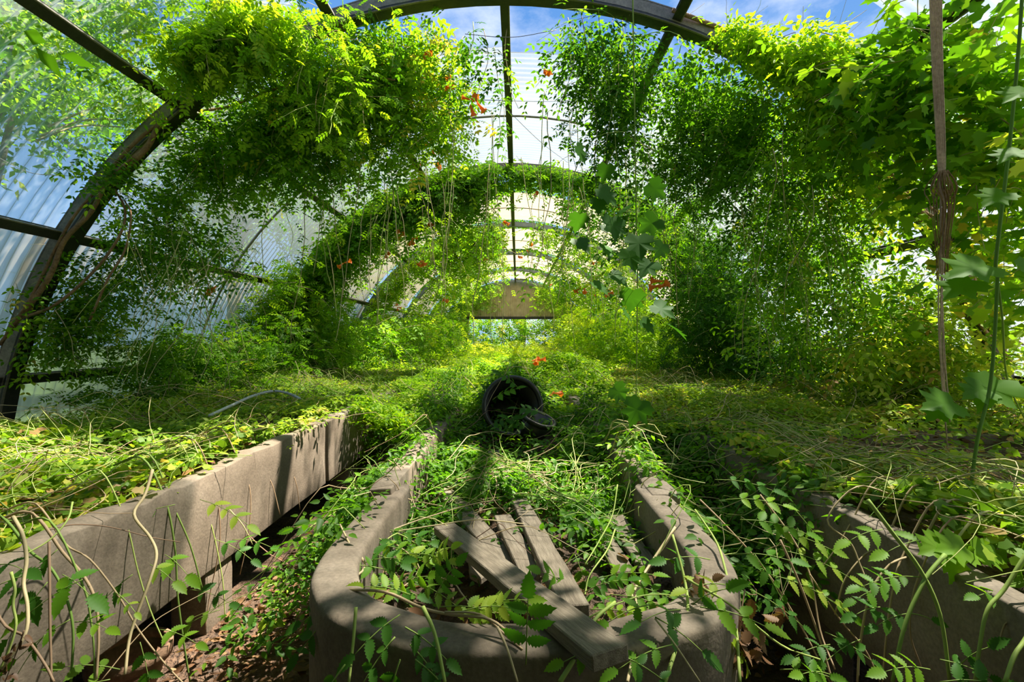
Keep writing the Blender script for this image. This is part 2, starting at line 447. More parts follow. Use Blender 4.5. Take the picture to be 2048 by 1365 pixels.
# steel arches: a channel bent round, web facing the next bay
def arch(y, label, mweb, mfl, dep=0.12, wid=0.15):
    a = thing('steel_arch', label, 'arch', (0, y, 0), group=None)
    n = 56
    def band(name, r0, r1, y0, y1, m):
        V = []; Fc = []
        for k in range(n + 1):
            t = pi * k / n
            for (r, yy) in ((r0, y0), (r1, y0), (r1, y1), (r0, y1)):
                V.append((r * cos(t), yy, r * sin(t)))
        for k in range(n):
            for j in range(4):
                Fc.append((k * 4 + j, (k + 1) * 4 + j, (k + 1) * 4 + (j + 1) % 4, k * 4 + (j + 1) % 4))
        Fc += [(0, 1, 2, 3), (n * 4 + 3, n * 4 + 2, n * 4 + 1, n * 4)]
        return pymesh(name, V, Fc, m, a)
    wob = band('web', R - dep + .01, R - .01, y, y + 0.012, mfl)
    band('inner_flange', R - dep, R - dep + 0.014, y, y + wid, mweb)
    band('outer_flange', R - 0.014, R, y, y + wid, mfl)
    band('edge_lip', R - dep - 0.006, R - dep + 0.001, y + 0.002, y + 0.022, mfl)
    for s in (0, 1):
        x = (R - dep / 2) * (1 if s else -1)
        V, Fc = box_vf(x - 0.14, x + 0.14, y - 0.08, y + 0.2, -0.02, 0.02)
        pymesh('foot_plate', V, Fc, mfl, a)
    for k in (1, 2, 3, 4, 5, 6, 7, 8):
        t = D(90 + (k - 4.5) * 19.5)
        c = (R - dep / 2)
        o = pymesh('bolt', [(0.012 * cos(q * pi / 3), dy, 0.012 * sin(q * pi / 3)) for dy in (0, 0.014) for q in range(6)],
                   [(0, 1, 2, 3, 4, 5), (11, 10, 9, 8, 7, 6)] + [(q, q + 6, (q + 1) % 6 + 6, (q + 1) % 6) for q in range(6)], M['pvc'])
        o.parent = wob; o.matrix_parent_inverse = Matrix.Identity(4); o.location = (c * cos(t), y - 0.012, c * sin(t))
    return a
names = ['nearest dark steel arch rib with woody vines climbing its legs', 'second dark steel arch, buried under a thick leafy garland',
         'third arch rib of blue-grey steel behind the leafy garland', 'fourth arch rib, grey, framing a pale strip of roof',
         'fifth arch rib, blue-grey, near the far end', 'last and smallest arch rib at the far end wall']
for y, nm, k in zip(ARCH_Y, names, range(6)):
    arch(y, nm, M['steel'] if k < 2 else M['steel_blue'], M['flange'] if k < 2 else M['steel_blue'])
arch(-0.55, 'steel arch rib just behind the camera', M['steel'], M['flange'])

# purlins: lipped channels that run the length of the house
pl = {90: 'ridge purlin, dark steel beam running down the middle of the roof', 109.5: 'dark purlin just left of the ridge beam',
      70.5: 'dark purlin just right of the ridge beam', 129: 'dark purlin high on the left, reaching the top left corner',
      51: 'dark purlin high on the right side of the roof', 148.5: 'dark purlin low on the left side wall',
      31.5: 'dark purlin low on the right side wall', 166: 'lowest black rail on the left wall, near the ground', 14: 'lowest black rail on the right wall, near the ground'}
for deg, lab in pl.items():
    t = D(deg)
    h = R - (0.045 if deg not in (90,) else 0.06)
    cx, cz = h * cos(t), h * sin(t)
    rd = np.array([cos(t), sin(t)]); tg = np.array([-sin(t), cos(t)])
    o = thing('roof_purlin', lab, 'purlin', (cx, 10, cz))
    y0, y1 = -1.2, 26.2
    def strip(name, a0, a1, b0, b1, m):
        V = []
        for yy in (y0, y1):
            for (a, b) in ((a0, b0), (a1, b0), (a1, b1), (a0, b1)):
                q = np.array([cx, cz]) + rd * a + tg * b
                V.append((q[0], yy, q[1]))
        pymesh(name, V, [(0, 1, 2, 3), (7, 6, 5, 4), (0, 4, 5, 1), (1, 5, 6, 2), (2, 6, 7, 3), (3, 7, 4, 0)], m, o)
    strip('web', -0.045, 0.045, -0.008, 0.008, M['steel'])
    strip('lower_flange', -0.05, -0.038, -0.045, 0.035, M['steel'])
    strip('upper_flange', 0.038, 0.048, -0.035, 0.035, M['steel'])
    strip('flange_lip', -0.052, -0.02, -0.049, -0.040, M['flange'])

# unseen wall behind the camera, added to close that end and darken the foreground
wf = thing('wall_front', None, None, (0, -3.7, 0), kind='structure')
for k in range(-9, 9):
    xs = np.linspace(k * 0.5, k * 0.5 + 0.5, 9)
    zt = np.sqrt(np.maximum(0.01, (R + .02) ** 2 - xs ** 2))
    yy = -3.7 + 0.02 * np.sin(np.arange(9) * pi / 2)
    V = np.vstack([np.stack([xs, yy, 0 * xs], -1), np.stack([xs, yy, zt], -1)])
    mobj('siding_panel', npmesh('siding_panel', V, [[i, i + 1, 10 + i, 9 + i] for i in range(8)], smooth=True), M['flange'], wf)

# far end wall: tan vertical siding above an opening
wb = thing('wall_back', None, None, (0, 26, 0), kind='structure')
M['siding'] = noisy('tan siding', [(0.3, (0.40, 0.31, 0.19)), (0.7, (0.60, 0.50, 0.34))], scale=4, rough=0.7, bump=0.1)
for k in range(-8, 8):
    x0 = k * 0.5
    nv = 21
    xs = np.linspace(x0, x0 + 0.505, nv)
    zt = np.sqrt(np.maximum(0.01, (R - .05) ** 2 - xs ** 2))
    zb = np.full(nv, 2.55 if abs(x0 + .25) < 2.6 else 0.0)
    zt = np.maximum(zt, zb + 0.01)
    yy = 26.05 + 0.02 * np.sin(np.arange(nv) * pi / 2)
    V = np.vstack([np.stack([xs, yy, zb], -1), np.stack([xs, yy, zt], -1)])
    Q = [[i, i + 1, nv + i + 1, nv + i] for i in range(nv - 1)]
    mobj('siding_panel', npmesh('siding_panel', V, Q, smooth=True), M['siding'], wb)
V, Fc = box_vf(-2.7, 2.7, 25.95, 26.1, 2.42, 2.56); pymesh('header_beam', V, Fc, M['steel'], wb)
for x in (-2.65, 2.65):
    V, Fc = box_vf(x - .05, x + .05, 25.97, 26.08, 0, 2.45); pymesh('door_post', V, Fc, M['steel'], wb)

# thin roof wires
for a, b, lab in ((P(1000, 205, 5.6), P(1135, 325, 8.3), 'thin dark wire slanting down right of the ridge beam'),
                  (P(960, 200, 5.4), P(1240, 190, 6.6), 'thin dark wire slung across under the ridge beam'),
                  (P(-10, 312, 3.9), P(120, 352, 4.2), 'thin wire on the left wall beside the nearest arch'),
                  (P(930, 68, 4.4), P(1112, 60, 4.6), 'short loose wire in the open sky gap')):
    mid = (a + b) / 2 - np.array([0, 0, 0.05])
    tag(tube_obj('wire', [a, mid, b], 0.003, M['wire'], taper=1), lab, 'wire')

# ------------------------------------------------------------------ planting troughs
def trough_row(side, segs, labels):
    for (y0, y1), lab in zip(segs, labels):
        sx = 1 if side == 'r' else -1
        xf, xb = (1.32, 4.05) if side == 'r' else (-1.36, -3.0)
        t = thing('planting_trough', lab, 'planter', ((xf + xb) / 2, (y0 + y1) / 2, 0))
        w = 0.11
        xa, xc = sorted((xf, xf + sx * w)); xd, xe = sorted((xb, xb - sx * w))
        ny = max(6, int((y1 - y0) * 9))
        rough_block('front_wall', xa, xc, y0, y1, 0.32, 0.80, M['concrete'], t, n=(2, ny, 5), seed=int(y0 * 7 + 50))
        rough_block('back_wall', xd, xe, y0, y1, 0.32, 0.83, M['concrete'], t, n=(2, ny, 4), seed=int(y0 * 7 + 51))
        x1, x2 = sorted((xf + sx * w, xb - sx * w))
        for yy in (y0, y1 - 0.1):
            rough_block('end_wall', x1 - .003, x2 + .003, yy + .01, yy + 0.1, 0.33, 0.78, M['concrete'], t, n=(10, 2, 3), seed=3)
        V, Fc = box_vf(x1 - .02, x2 + .02, y0 + .02, y1 - .02, 0.33, 0.42); pymesh('base_slab', V, Fc, M['concrete'], t)
        o = grid_floor('soil', x1 - .01, x2 + .01, y0 + .08, y1 - .08, 30, 60, lambda X, Y: 0.73 + 0.02 * np.sin(X * 5) * np.sin(Y * 4) + rng.normal(0, 0.006, X.shape), M['soil'], t)
        for yc in ((y0 + 0.5, y1 - 1.30) if y0 < 0 else (y0 + .6, y1 - 0.6)):
            for xx in (xf + sx * 0.10, xb - sx * 0.15):
                rough_block('pillar', xx - .085, xx + .085, yc - .11, yc + .11, 0, 0.325, M['concrete'], t, n=(2, 2, 4), seed=9, amp=0.004)
trough_row('l', [(-1.2, 3.73), (3.79, 8.2), (8.26, 12.6)], ['long raised concrete trough at the left foreground, its face bare above the dark gap', 'concrete trough further along the left row, face streaked, half hidden by vines', 'far concrete trough of the left row under vines'])
trough_row('r', [(-1.2, 3.4), (3.46, 8.0), (8.06, 12.4)], ['wide raised concrete trough at the right foreground with vines over its lip', 'second wide concrete trough of the right row, covered by creeper', 'far concrete trough of the right row under vines'])

# centre trough with its rounded near end
ct = thing('round_ended_trough', 'round-ended concrete trough in the centre foreground with boards lying in it', 'planter', (0.14, 2.5, 0))
def ushape():
    cxx, hw, w = 0.14, 0.615, 0.125
    ye, yc = 0.985, 1.52
    n = 28
    def outline(off):
        pts = []
        for k in range(n + 1):
            a = pi * k / n
            hx = hw - off; hy = (yc - ye) - off * (0.95)
            # squarish super-ellipse
            ex = 2 / 2.35
            pts.append((cxx - hx * np.sign(cos(a)) * abs(cos(a)) ** ex, yc - hy * abs(sin(a)) ** ex))
        return [(pts[0][0], 2.12)] + [(pts[0][0], 1.8)] + pts + [(pts[-1][0], 1.8)] + [(pts[-1][0], 2.12)]
    outer = outline(0); inner = outline(w)
    k = len(outer)
    V = []
    r = np.random.default_rng(4)
    lev = [(outer, 0.0, 0.0), (outer, 0.28, 0), (outer, 0.55, 0), (outer, 0.775, 0), (outer, 0.792, 0.002), (outer, 0.80, 0.010), (outer, 0.803, 0.03), (inner, 0.803, -0.03), (inner, 0.80, -0.010), (inner, 0.792, -0.002), (inner, 0.775, 0), (inner, 0.5, 0), (inner, 0.2, 0)]
    chips = [abs(r.normal(0, 0.003)) + (0.02 if r.random() < .06 else 0) for _ in range(k)]
    for (o, z, ins) in lev:
        for i, (x, y) in enumerate(o):
            dx, dy = cxx - x, 1.7 - y
            l = math.hypot(dx, dy) + 1e-6
            ch = chips[i] if z in (0.792, 0.80) else 0
            V.append((x + dx / l * (ins + ch * (1 if o is outer else -1)), y + dy / l * ins, z + (0.004 * sin(i * 1.3) if z > .7 else 0)))
    Fc = []
    for a in range(len(lev) - 1):
        for i in range(k - 1):
            Fc.append((a * k + i, a * k + i + 1, (a + 1) * k + i + 1, (a + 1) * k + i))
    Fc.append(tuple(a * k for a in range(len(lev)))[::-1]); Fc.append(tuple(a * k + k - 1 for a in range(len(lev))))
    o = pymesh('curved_end', V, Fc, M['concrete'], ct, smooth=True)
    s = o.modifiers.new('sub', 'SUBSURF'); s.levels = 1; s.render_levels = 1
ushape()
rough_block('side_wall', -0.50, -0.39, 1.98, 6.2, 0.25, 0.83, M['concrete'], ct, n=(2, 40, 5), seed=21)
rough_block('side_wall', 0.67, 0.79, 1.98, 6.2, 0.25, 0.81, M['concrete'], ct, n=(2, 40, 5), seed=22)
def soilh(X, Y):
    return 0.57 + 0.05 * np.sin(X * 6 + 1) * np.sin(Y * 3.1) + 0.10 * np.clip((Y - 2.5) / 2, 0, 1) + rng.normal(0, 0.012, X.shape)
def soil_part():
    xs = np.linspace(-0.46, 0.74, 30); ys = np.linspace(1.06, 6.1, 110)
    X, Y = np.meshgrid(xs, ys); Z = soilh(X, Y)
    shrink = np.where(Y < 1.5, np.sqrt(np.clip(1 - ((1.52 - Y) / 0.5) ** 2, 0.05, 1)), 1)
    X = 0.14 + (X - 0.14) * shrink
    V = np.stack([X, Y, Z], -1).reshape(-1, 3); i = np.arange(X.size).reshape(X.shape)
    Q = np.stack([i[:-1, :-1], i[:-1, 1:], i[1:, 1:], i[1:, :-1]], -1).reshape(-1, 4)
    mobj('soil', npmesh('soil', V, Q, smooth=True), M['soil'], ct)
soil_part()

# loose fence boards
def plank(a, b, w, th, lab, pointed=False, roll=0.0):
    a = np.array(a, float); b = np.array(b, float)
    d = b - a; Ln = np.linalg.norm(d); d /= Ln
    u = np.cross(d, (0, 0, 1)); u /= np.linalg.norm(u); n = np.cross(u, d)
    u2 = u * cos(roll) + n * sin(roll); n2 = np.cross(u2, d)
    ys = list(np.linspace(0, Ln - (w * 0.7 if pointed else 0), 9))
    prof = [(-w / 2, y) for y in ys] + ([(0, Ln)] if pointed else []) + [(w / 2, y) for y in ys[::-1]]
    m = len(prof)
    r = random.Random(lab)
    pr = [(x + r.uniform(-.002, .002), y) for x, y in prof]
    V = [(x, y, th / 2) for x, y in pr] + [(x, y, -th / 2) for x, y in pr]
    Fc = [tuple(range(m))[::-1], tuple(range(m, 2 * m))] + [(i, (i + 1) % m, m + (i + 1) % m, m + i) for i in range(m)]
    o = pymesh('wooden_board', V, Fc, M['wood'])
    bv = o.modifiers.new('bevel', 'BEVEL'); bv.width = 0.003; bv.segments = 1; bv.limit_method = 'ANGLE'
    mat = Matrix((( *u2,), (*d,), (*n2,))).transposed().to_4x4()
    o.matrix_world = Matrix.Translation(Vector(a)) @ mat
    tag(o, lab, 'board')
    return o
def PZ(px, py, z):
    Y = (CZ - z) * F / (py - VY)
    return np.array([CX + (px - VX) / F * Y, Y, z])
plank(PZ(889, 1058, .70), PZ(1222, 1318, .845), .082, .032, 'longest grey board, slanting across the trough with its end over the front rim')
plank(PZ(869, 962, .66), PZ(1060, 1172, .665), .085, .022, 'grey board lying under the longest board, running back to the left rim')
plank(PZ(1005, 1035, .69), PZ(1068, 1166, .70), .07, .022, 'short pointed picket board between the two long boards', True)
plank(PZ(1038, 1005, .66), PZ(1150, 1225, .775), .075, .034, 'grey board leaning on the front rim, right of the pointed picket')
plank(PZ(950, 1075, .64), PZ(962, 1165, .665), .07, .022, 'pointed picket tip poking out under the left side of the longest board', True)
plank(PZ(1185, 1040, .66), PZ(1252, 1150, .63), .07, .022, 'half buried board in the right of the trough, left one of the pair')
plank(PZ(1228, 1035, .66), PZ(1300, 1140, .63), .08, .022, 'half buried board in the right of the trough, right one of the pair')
plank(PZ(985, 905, .68), PZ(1010, 980, .67), .09, .022, 'grey board end showing through leaves in front of the black pot')

# black pot tipped over on the trough
def lathe(name, prof, m, parent, seg=32, M4=None):
    V = []; Fc = []
    for (r, z) in prof:
        for k in range(seg):
            a = 2 * pi * k / seg; V.append((r * cos(a), r * sin(a), z))
    for j in range(len(prof) - 1):
        for k in range(seg):
            Fc.append((j * seg + k, j * seg + (k + 1) % seg, (j + 1) * seg + (k + 1) % seg, (j + 1) * seg + k))
    if M4 is not None: V = [tuple(M4 @ Vector(v)) for v in V]
    return pymesh(name, V, Fc, m, parent, smooth=True)
pc = P(1026, 812, 3.72)
pot = thing('nursery_pot', 'large black plastic pot tipped towards the camera behind the boards', 'pot', (pc[0], 3.9, 0.66))
PM = Matrix.Translation(Vector(pc)) @ Matrix.Rotation(radians(74), 4, 'X') @ Matrix.Rotation(radians(8), 4, 'Y')
lathe('body', [(0.001, -0.40), (0.16, -0.40), (0.165, -0.38), (0.205, -0.03), (0.198, -0.03), (0.155, -0.375), (0.001, -0.38)], M['plastic'], pot, M4=PM)
lathe('rim', [(0.20, -0.045), (0.232, -0.045), (0.240, -0.03), (0.240, 0.0), (0.228, 0.012), (0.205, 0.004), (0.198, -0.04), (0.20, -0.045)], M['plastic'], pot, M4=PM)
pc2 = P(1078, 838, 3.5)
pot2 = thing('nursery_pot', 'smaller dark brown pot lying against the right side of the big black pot', 'pot', (pc2[0], 3.8, 0.66))
PM = Matrix.Translation(Vector(pc2)) @ Matrix.Rotation(radians(20), 4, 'Y') @ Matrix.Rotation(radians(12), 4, 'X')
lathe('body', [(0.001, -0.17), (0.085, -0.17), (0.12, 0.0), (0.112, 0.0), (0.078, -0.16), (0.001, -0.16)], M['plastic'], pot2, M4=PM)
lathe('rim', [(0.116, -0.02), (0.13, -0.02), (0.132, 0.012), (0.112, 0.010), (0.112, -0.02), (0.116, -0.02)], M['plastic'], pot2, M4=PM)

# clay pot under the left trough
pc3 = PZ(292, 1400, 0.0)
cp = thing('clay_pot', 'round brown pot half hidden under the left trough', 'pot', (-1.50, 2.02, 0))
lathe('body', [(0.001, 0.0), (0.10, 0.0), (0.135, 0.11), (0.125, 0.115), (0.09, 0.02), (0.001, 0.02)], M['clay'], cp, M4=Matrix.Translation((-1.50, 2.02, 0.0)))
lathe('rim', [(0.128, 0.10), (0.148, 0.10), (0.150, 0.15), (0.130, 0.15), (0.128, 0.10)], M['clay'], cp, M4=Matrix.Translation((-1.50, 2.02, 0.0)))

# bent grey pipe on the left trough
tag(tube_obj('plastic_pipe', [P(419, 832, 3.55), P(460, 813, 3.85), P(505, 793, 4.15), P(545, 783, 4.35), P(575, 787, 4.35), P(600, 798, 4.25)], 0.012, M['pvc'], taper=1, sides=10),
    'bent grey plastic pipe lying on the leaves of the left trough', 'pipe')
tag(tube_obj('plastic_pipe', [P(90, 712, 4.4), P(92, 722, 4.4), P(94, 736, 4.4)], 0.01, M['pvc'], taper=1, sides=8),
    'short white pipe stub standing at the lowest left rail', 'pipe')

# ------------------------------------------------------------------ leaf templates (x side, y tip, z normal), unit length
def tri_fan(c, ring): return [(c, ring[i], ring[i + 1]) for i in range(len(ring) - 1)]
def T2():
    V = [(0, 0, 0), (.27, .42, .07), (0, 1, -.06), (-.27, .42, .07)]
    return np.array(V), np.array([(0, 1, 2), (0, 2, 3)])
def T4():
    V = [(0, 0, 0), (.24, .22, .05), (.23, .58, .04), (0, 1, -.10), (-.23, .58, .04), (-.24, .22, .05)]
    return np.array(V), np.array([(0, 1, 2), (0, 2, 3), (0, 3, 4), (0, 4, 5)])
def TL():   # five-lobed
    ring = [(0, 0), (.30, -.10), (.52, .18), (.33, .34), (.42, .66), (.17, .62), (0, 1.0), (-.17, .62), (-.42, .66), (-.33, .34), (-.52, .18), (-.30, -.10), (0, 0)]
    V = [(x, y, .05 * abs(x) - .10 * y * y) for x, y in ring[:-1]] + [(0, .35, 0.0)]
    return np.array(V), np.array([(12, i, (i + 1) % 12) for i in range(12)])
def TLs():  # five-lobed, fewer faces
    ring = [(0, 0), (.48, .05), (.30, .36), (.36, .68), (0, 1.0), (-.36, .68), (-.30, .36), (-.48, .05)]
    V = [(x, y, .05 * abs(x) - .10 * y * y) for x, y in ring] + [(0, .35, 0.0)]
    return np.array(V), np.array([(8, i, (i + 1) % 8) for i in range(8)])
def TF(pairs, base, ls=.34, stem=True):
    """feather leaf: pairs of leaflets and a tip one along a drooping midrib"""
    bV, bF = base
    V = []; Fc = []; k = 0
    def put(x, y, z, ang, s, roll):
        nonlocal k
        c, sn = cos(ang), sin(ang)
        A = bV * s
        X = A[:, 0] * c + A[:, 1] * sn; Y = -A[:, 0] * sn + A[:, 1] * c
        Z = A[:, 2] - 0.25 * A[:, 1] * roll
        V.append(np.stack([X + x, Y + y, Z + z], -1)); Fc.append(bF + k); k += len(bV)
    for i in range(pairs):
        y = .22 + .60 * i / max(1, pairs - 1) if pairs > 1 else .4
        z = -.22 * y * y
        s = ls * (1.0 - .12 * abs(i - pairs / 2))
        put(.01, y, z, radians(62), s, 1.0); put(-.01, y + .02, z, radians(-62), s, 1.0)
    put(0, .80, -.15, 0, ls * .95, .8)
    if stem:
        S = np.array([(-.009, 0, 0), (.009, 0, 0), (.007, .45, -.05), (-.007, .45, -.05), (0, .85, -.17)])
        V.append(S); Fc.append(np.array([(0, 1, 2), (0, 2, 3), (3, 2, 4)]) + k)
    return np.vstack(V), np.vstack(Fc)
TEMP = {'simple': T2(), 'ovate': T4(), 'lobed': TL(), 'lobed_s': TLs(), 'frond3': TF(3, T2(), .38, False), 'frond4': TF(4, T2(), .34, False), 'frond4h': TF(4, T4(), .34), 'tri_m': TF(1, T2(), .58, False), 'frond4s': TF(4, T2(), .36, False), 'tri': TF(1, T4(), .5, False), 'tri_s': TF(1, T2(), .55, False)}

def norm(a): return a / (np.linalg.norm(a, axis=-1, keepdims=True) + 1e-9)
def leaves_vf(kind, pos, tip, nor, size, tint):
    bV, bF = TEMP[kind]
    pos = np.asarray(pos); n = len(pos)
    tip = norm(tip); side = norm(np.cross(tip, nor)); up = np.cross(side, tip)
    V = pos[:, None, :] + size[:, None, None] * (bV[None, :, 0:1] * side[:, None, :] + bV[None, :, 1:2] * tip[:, None, :] + bV[None, :, 2:3] * up[:, None, :])
    T = bF[None] + (np.arange(n) * len(bV))[:, None, None]
    tt = np.repeat(tint, len(bV)) + rng.normal(0, .03, n * len(bV)) * 0
    return V.reshape(-1, 3), T.reshape(-1, 3), tt

class Fol:
    """collects leaves; build() joins them as one mass of foliage"""
    def __init__(s): s.V = []; s.T = []; s.t = []; s.k = 0
    def add(s, kind, pos, tip, nor, size, tint):
        if len(pos) == 0: return
        V, T, t = leaves_vf(kind, pos, tip, nor, np.asarray(size), np.clip(np.asarray(tint), 0, 1))
        s.V.append(V); s.T.append(T + s.k); s.t.append(t); s.k += len(V)
    def build(s, name, m, parent, stuff=True):
        if not s.V: return None
        global TRIS
        T = np.vstack(s.T); TRIS += len(T)
        o = mobj(name, npmesh(name, np.vstack(s.V), T, np.concatenate(s.t)), m, parent)
        if stuff: o['kind'] = 'stuff'
        return o
TRIS = 0

def rvec(n): return norm(rng.normal(0, 1, (n, 3)))
def tints(n, mu=.4, sd=.2): return np.clip(rng.normal(mu, sd, n), 0, 1)

def shoots(start, dir0, Ln, nseg=7, droop=1.2, wob=.35):
    """many growing shoots at once -> polylines (S, nseg+1, 3)"""
    S = len(start)
    p = np.array(start, float); d = norm(np.array(dir0, float))
    pts = [p.copy()]
    st = (Ln / nseg)[:, None]
    for _ in range(nseg):
        d = norm(d + np.array([0, 0, -droop])[None] * st + rng.normal(0, wob, (S, 3)) * .35)
        p = p + d * st
        pts.append(p.copy())
    return np.stack(pts, 1)

def inside(p, m=0.10): return (p[:, 0] ** 2 + p[:, 2] ** 2) < (R - m) ** 2

def leaf_shoots(fol, lines, kind, size, mu, sd=.18, updown=1.0, per=1, clip=True, spread=1.0, keep=1.0):
    """leaves set alternately along each shoot"""
    S, n, _ = lines.shape
    tan = norm(np.gradient(lines, axis=1))
    base = np.repeat(tints(S, mu, sd)[:, None], n, 1)
    for q in range(per):
        fr = rng.uniform(0, 1, (S, n - 1, 1))
        pos = lines[:, :-1] * (1 - fr) + lines[:, 1:] * fr
        t = tan[:, 1:]
        up = np.zeros_like(t); up[..., 2] = 1
        side = np.cross(t, up + rng.normal(0, .5, t.shape)); side = norm(side)
        sgn = np.where((np.arange(n - 1) + q) % 2 == 0, 1, -1)[None, :, None]
        tip = side * sgn * spread + t * .45 + rng.normal(0, .25, t.shape) + np.array([0, 0, -.28 * updown])
        nor = up * updown + rng.normal(0, .38, t.shape) - t * .15
        pos = pos.reshape(-1, 3); tip = tip.reshape(-1, 3); nor = nor.reshape(-1, 3)
        tt = (base[:, 1:] + rng.normal(0, .10, (S, n - 1))).ravel()
        sz = (size * rng.uniform(.65, 1.25, (S, n - 1))).ravel()
        ok = rng.uniform(0, 1, len(pos)) < keep
        if clip: ok &= inside(pos)
        ok &= pos[:, 2] > 0.02
        fol.add(kind, pos[ok], tip[ok], nor[ok], sz[ok], tt[ok])

def stems_obj(name, lines, rad, parent, mu=.6, sd=.2, sides=3, taper=.5, m='stem'):
    V, Q = tubes_vf(lines, rad, sides, taper)
    S = len(lines); per = len(V) // S
    global TRIS
    TRIS += 2 * len(Q)
    o = mobj(name, npmesh(name, V, Q, np.repeat(tints(S, mu, sd), per), smooth=True), M[m], parent)
    o['kind'] = 'stuff'
    return o

# trumpet flower
def flower_mesh():
    V = []; Fc = []; seg = 10
    prof = [(.004, 0), (.008, .012), (.009, .035), (.014, .06), (.019, .072), (.034, .080)]
    for j, (r, z) in enumerate(prof):
        for k in range(seg):
            rr = r * (1 if j < 5 or k % 2 == 0 else .72)
            a = 2 * pi * k / seg; V.append((rr * cos(a), rr * sin(a), z))
    for j in range(len(prof) - 1):
        for k in range(seg): Fc.append((j * seg + k, j * seg + (k + 1) % seg, (j + 1) * seg + (k + 1) % seg, (j + 1) * seg + k))
    me = bpy.data.meshes.new('flower'); me.from_pydata(V, [], Fc)
    a = me.attributes.new('tint', 'FLOAT', 'POINT'); a.data.foreach_set('value', [min(1, max(0, 1 - v[2] * 11)) for v in V])
    me.materials.append(M['flower']); me.update()
    return me
FLM = flower_mesh()
def flower(parent, p, s=1.0):
    n = random.choice((2, 3))
    for _ in range(n):
        o = bpy.data.objects.new('flower', FLM); COL.objects.link(o)
        o.parent = parent
        o.location = Vector(p) - Vector(parent.location) + Vector((random.uniform(-.03, .03), random.uniform(-.03, .03), random.uniform(-.03, .02))) * s
        o.rotation_euler = (random.uniform(1.2, 2.6), random.uniform(-.6, .6), random.uniform(0, 6.28)); o.scale = (s, s, s)

# ------------------------------------------------------------------ vines on the steel arches
def arch_pt(th, y, r=R - .12): return np.stack([r * np.cos(th), y, r * np.sin(th)], -1)

def garland(i, lab, segs, mat='leaf', fkind='frond3', fsize=.18, flowers=0, tend=0):
    """segs: (deg0, deg1, shoots, length, thickness, droop)"""
    y = ARCH_Y[i]
    t = thing('trumpet_vine', lab, 'vine', (0, y, 4.3))
    f = Fol(); allst = []
    for (d0, d1, n, Ln, thick, dr) in segs:
        th = D(rng.uniform(d0, d1, n))
        r = R - .08 - np.abs(rng.normal(0, thick, n))
        st = arch_pt(th, y + rng.normal(0, .16 + thick * .3, n), r)
        dirs = rvec(n) * .8 + np.stack([-np.cos(th) * .35, rng.normal(-.25, .3, n), np.full(n, -.1)], -1)
        ln = shoots(st, dirs, Ln * rng.uniform(.4, 1.5, n), 7, dr)
        leaf_shoots(f, ln, fkind, fsize, .42, per=1, keep=.88)
        allst.append(ln[::3])
    f.build('foliage', M[mat], t)
    ls = np.concatenate(allst)
    stems_obj('shoot_stems', ls, rng.uniform(.002, .004, len(ls)), t)
    # woody stems twisting along the arch
    for k in range(5 if i < 2 else 2):
        a0, a1 = (D(random.uniform(172, 178)), D(random.uniform(95, 115))) if k % 2 == 0 else (D(random.uniform(2, 8)), D(random.uniform(65, 80)))
        ths = np.linspace(a0, a1, 24)
        ph = random.uniform(0, 6)
        pts = [np.array([(R - .17 + .09 * sin(q * 1.7 + ph)) * cos(a), y + .05 + .11 * cos(q * 1.3 + ph), (R - .17 + .09 * sin(q * 1.7 + ph)) * sin(a)]) for q, a in enumerate(ths)]
        tube_obj('woody_stem', pts, random.uniform(.012, .024), M['bark'], t, taper=.4, n=3)
    for _ in range(flowers):
        th = D(random.uniform(35, 150)); rr = R - .3 - random.uniform(0, .7)
        flower(t, (rr * cos(th), y - .3 + random.uniform(-.2, .2), rr * sin(th)), 1.2)
    return t

# arch 1: big canopy on the left, bigger on the right
v1l = thing('trumpet_vine', 'dense trumpet vine canopy filling the top left behind the nearest arch', 'vine', (-2.5, 4.6, 4.0))
v1r = thing('trumpet_vine', 'dense trumpet vine curtain on the right of the nearest arch, hanging to the trough', 'vine', (2.5, 4.6, 4.0))
def blob(f, px, py, rx, ry, Y0, Y1, n, Ln, kind, size, mu, droop=1.2, stems=None, clip=True, per=1, down=-.2, updown=1.0, keep=1.0):
    """shoots started in a patch of the picture, spread in depth"""
    a = rng.uniform(0, 2 * pi, n); q = np.sqrt(rng.uniform(0, 1, n))
    Y = rng.uniform(Y0, Y1, n)
    x = px + rx * q * np.cos(a); y = py + ry * q * np.sin(a)
    st = np.stack([CX + (x - VX) / F * Y, Y, CZ - (y - VY) / F * Y], -1)
    if clip:
        rr = np.hypot(st[:, 0], st[:, 2]); k = np.minimum(1, (R - .12) / rr)
        st[:, 0] *= k; st[:, 2] *= k
    ln = shoots(st, rvec(n) + np.array([0, 0, down]), Ln * rng.uniform(.5, 1.5, n), 7, droop)
    leaf_shoots(f, ln, kind, size, mu, clip=clip, per=per, updown=updown, keep=keep)
    if stems is not None: stems.append(ln[::3])

f = Fol(); fb = Fol(); st = []
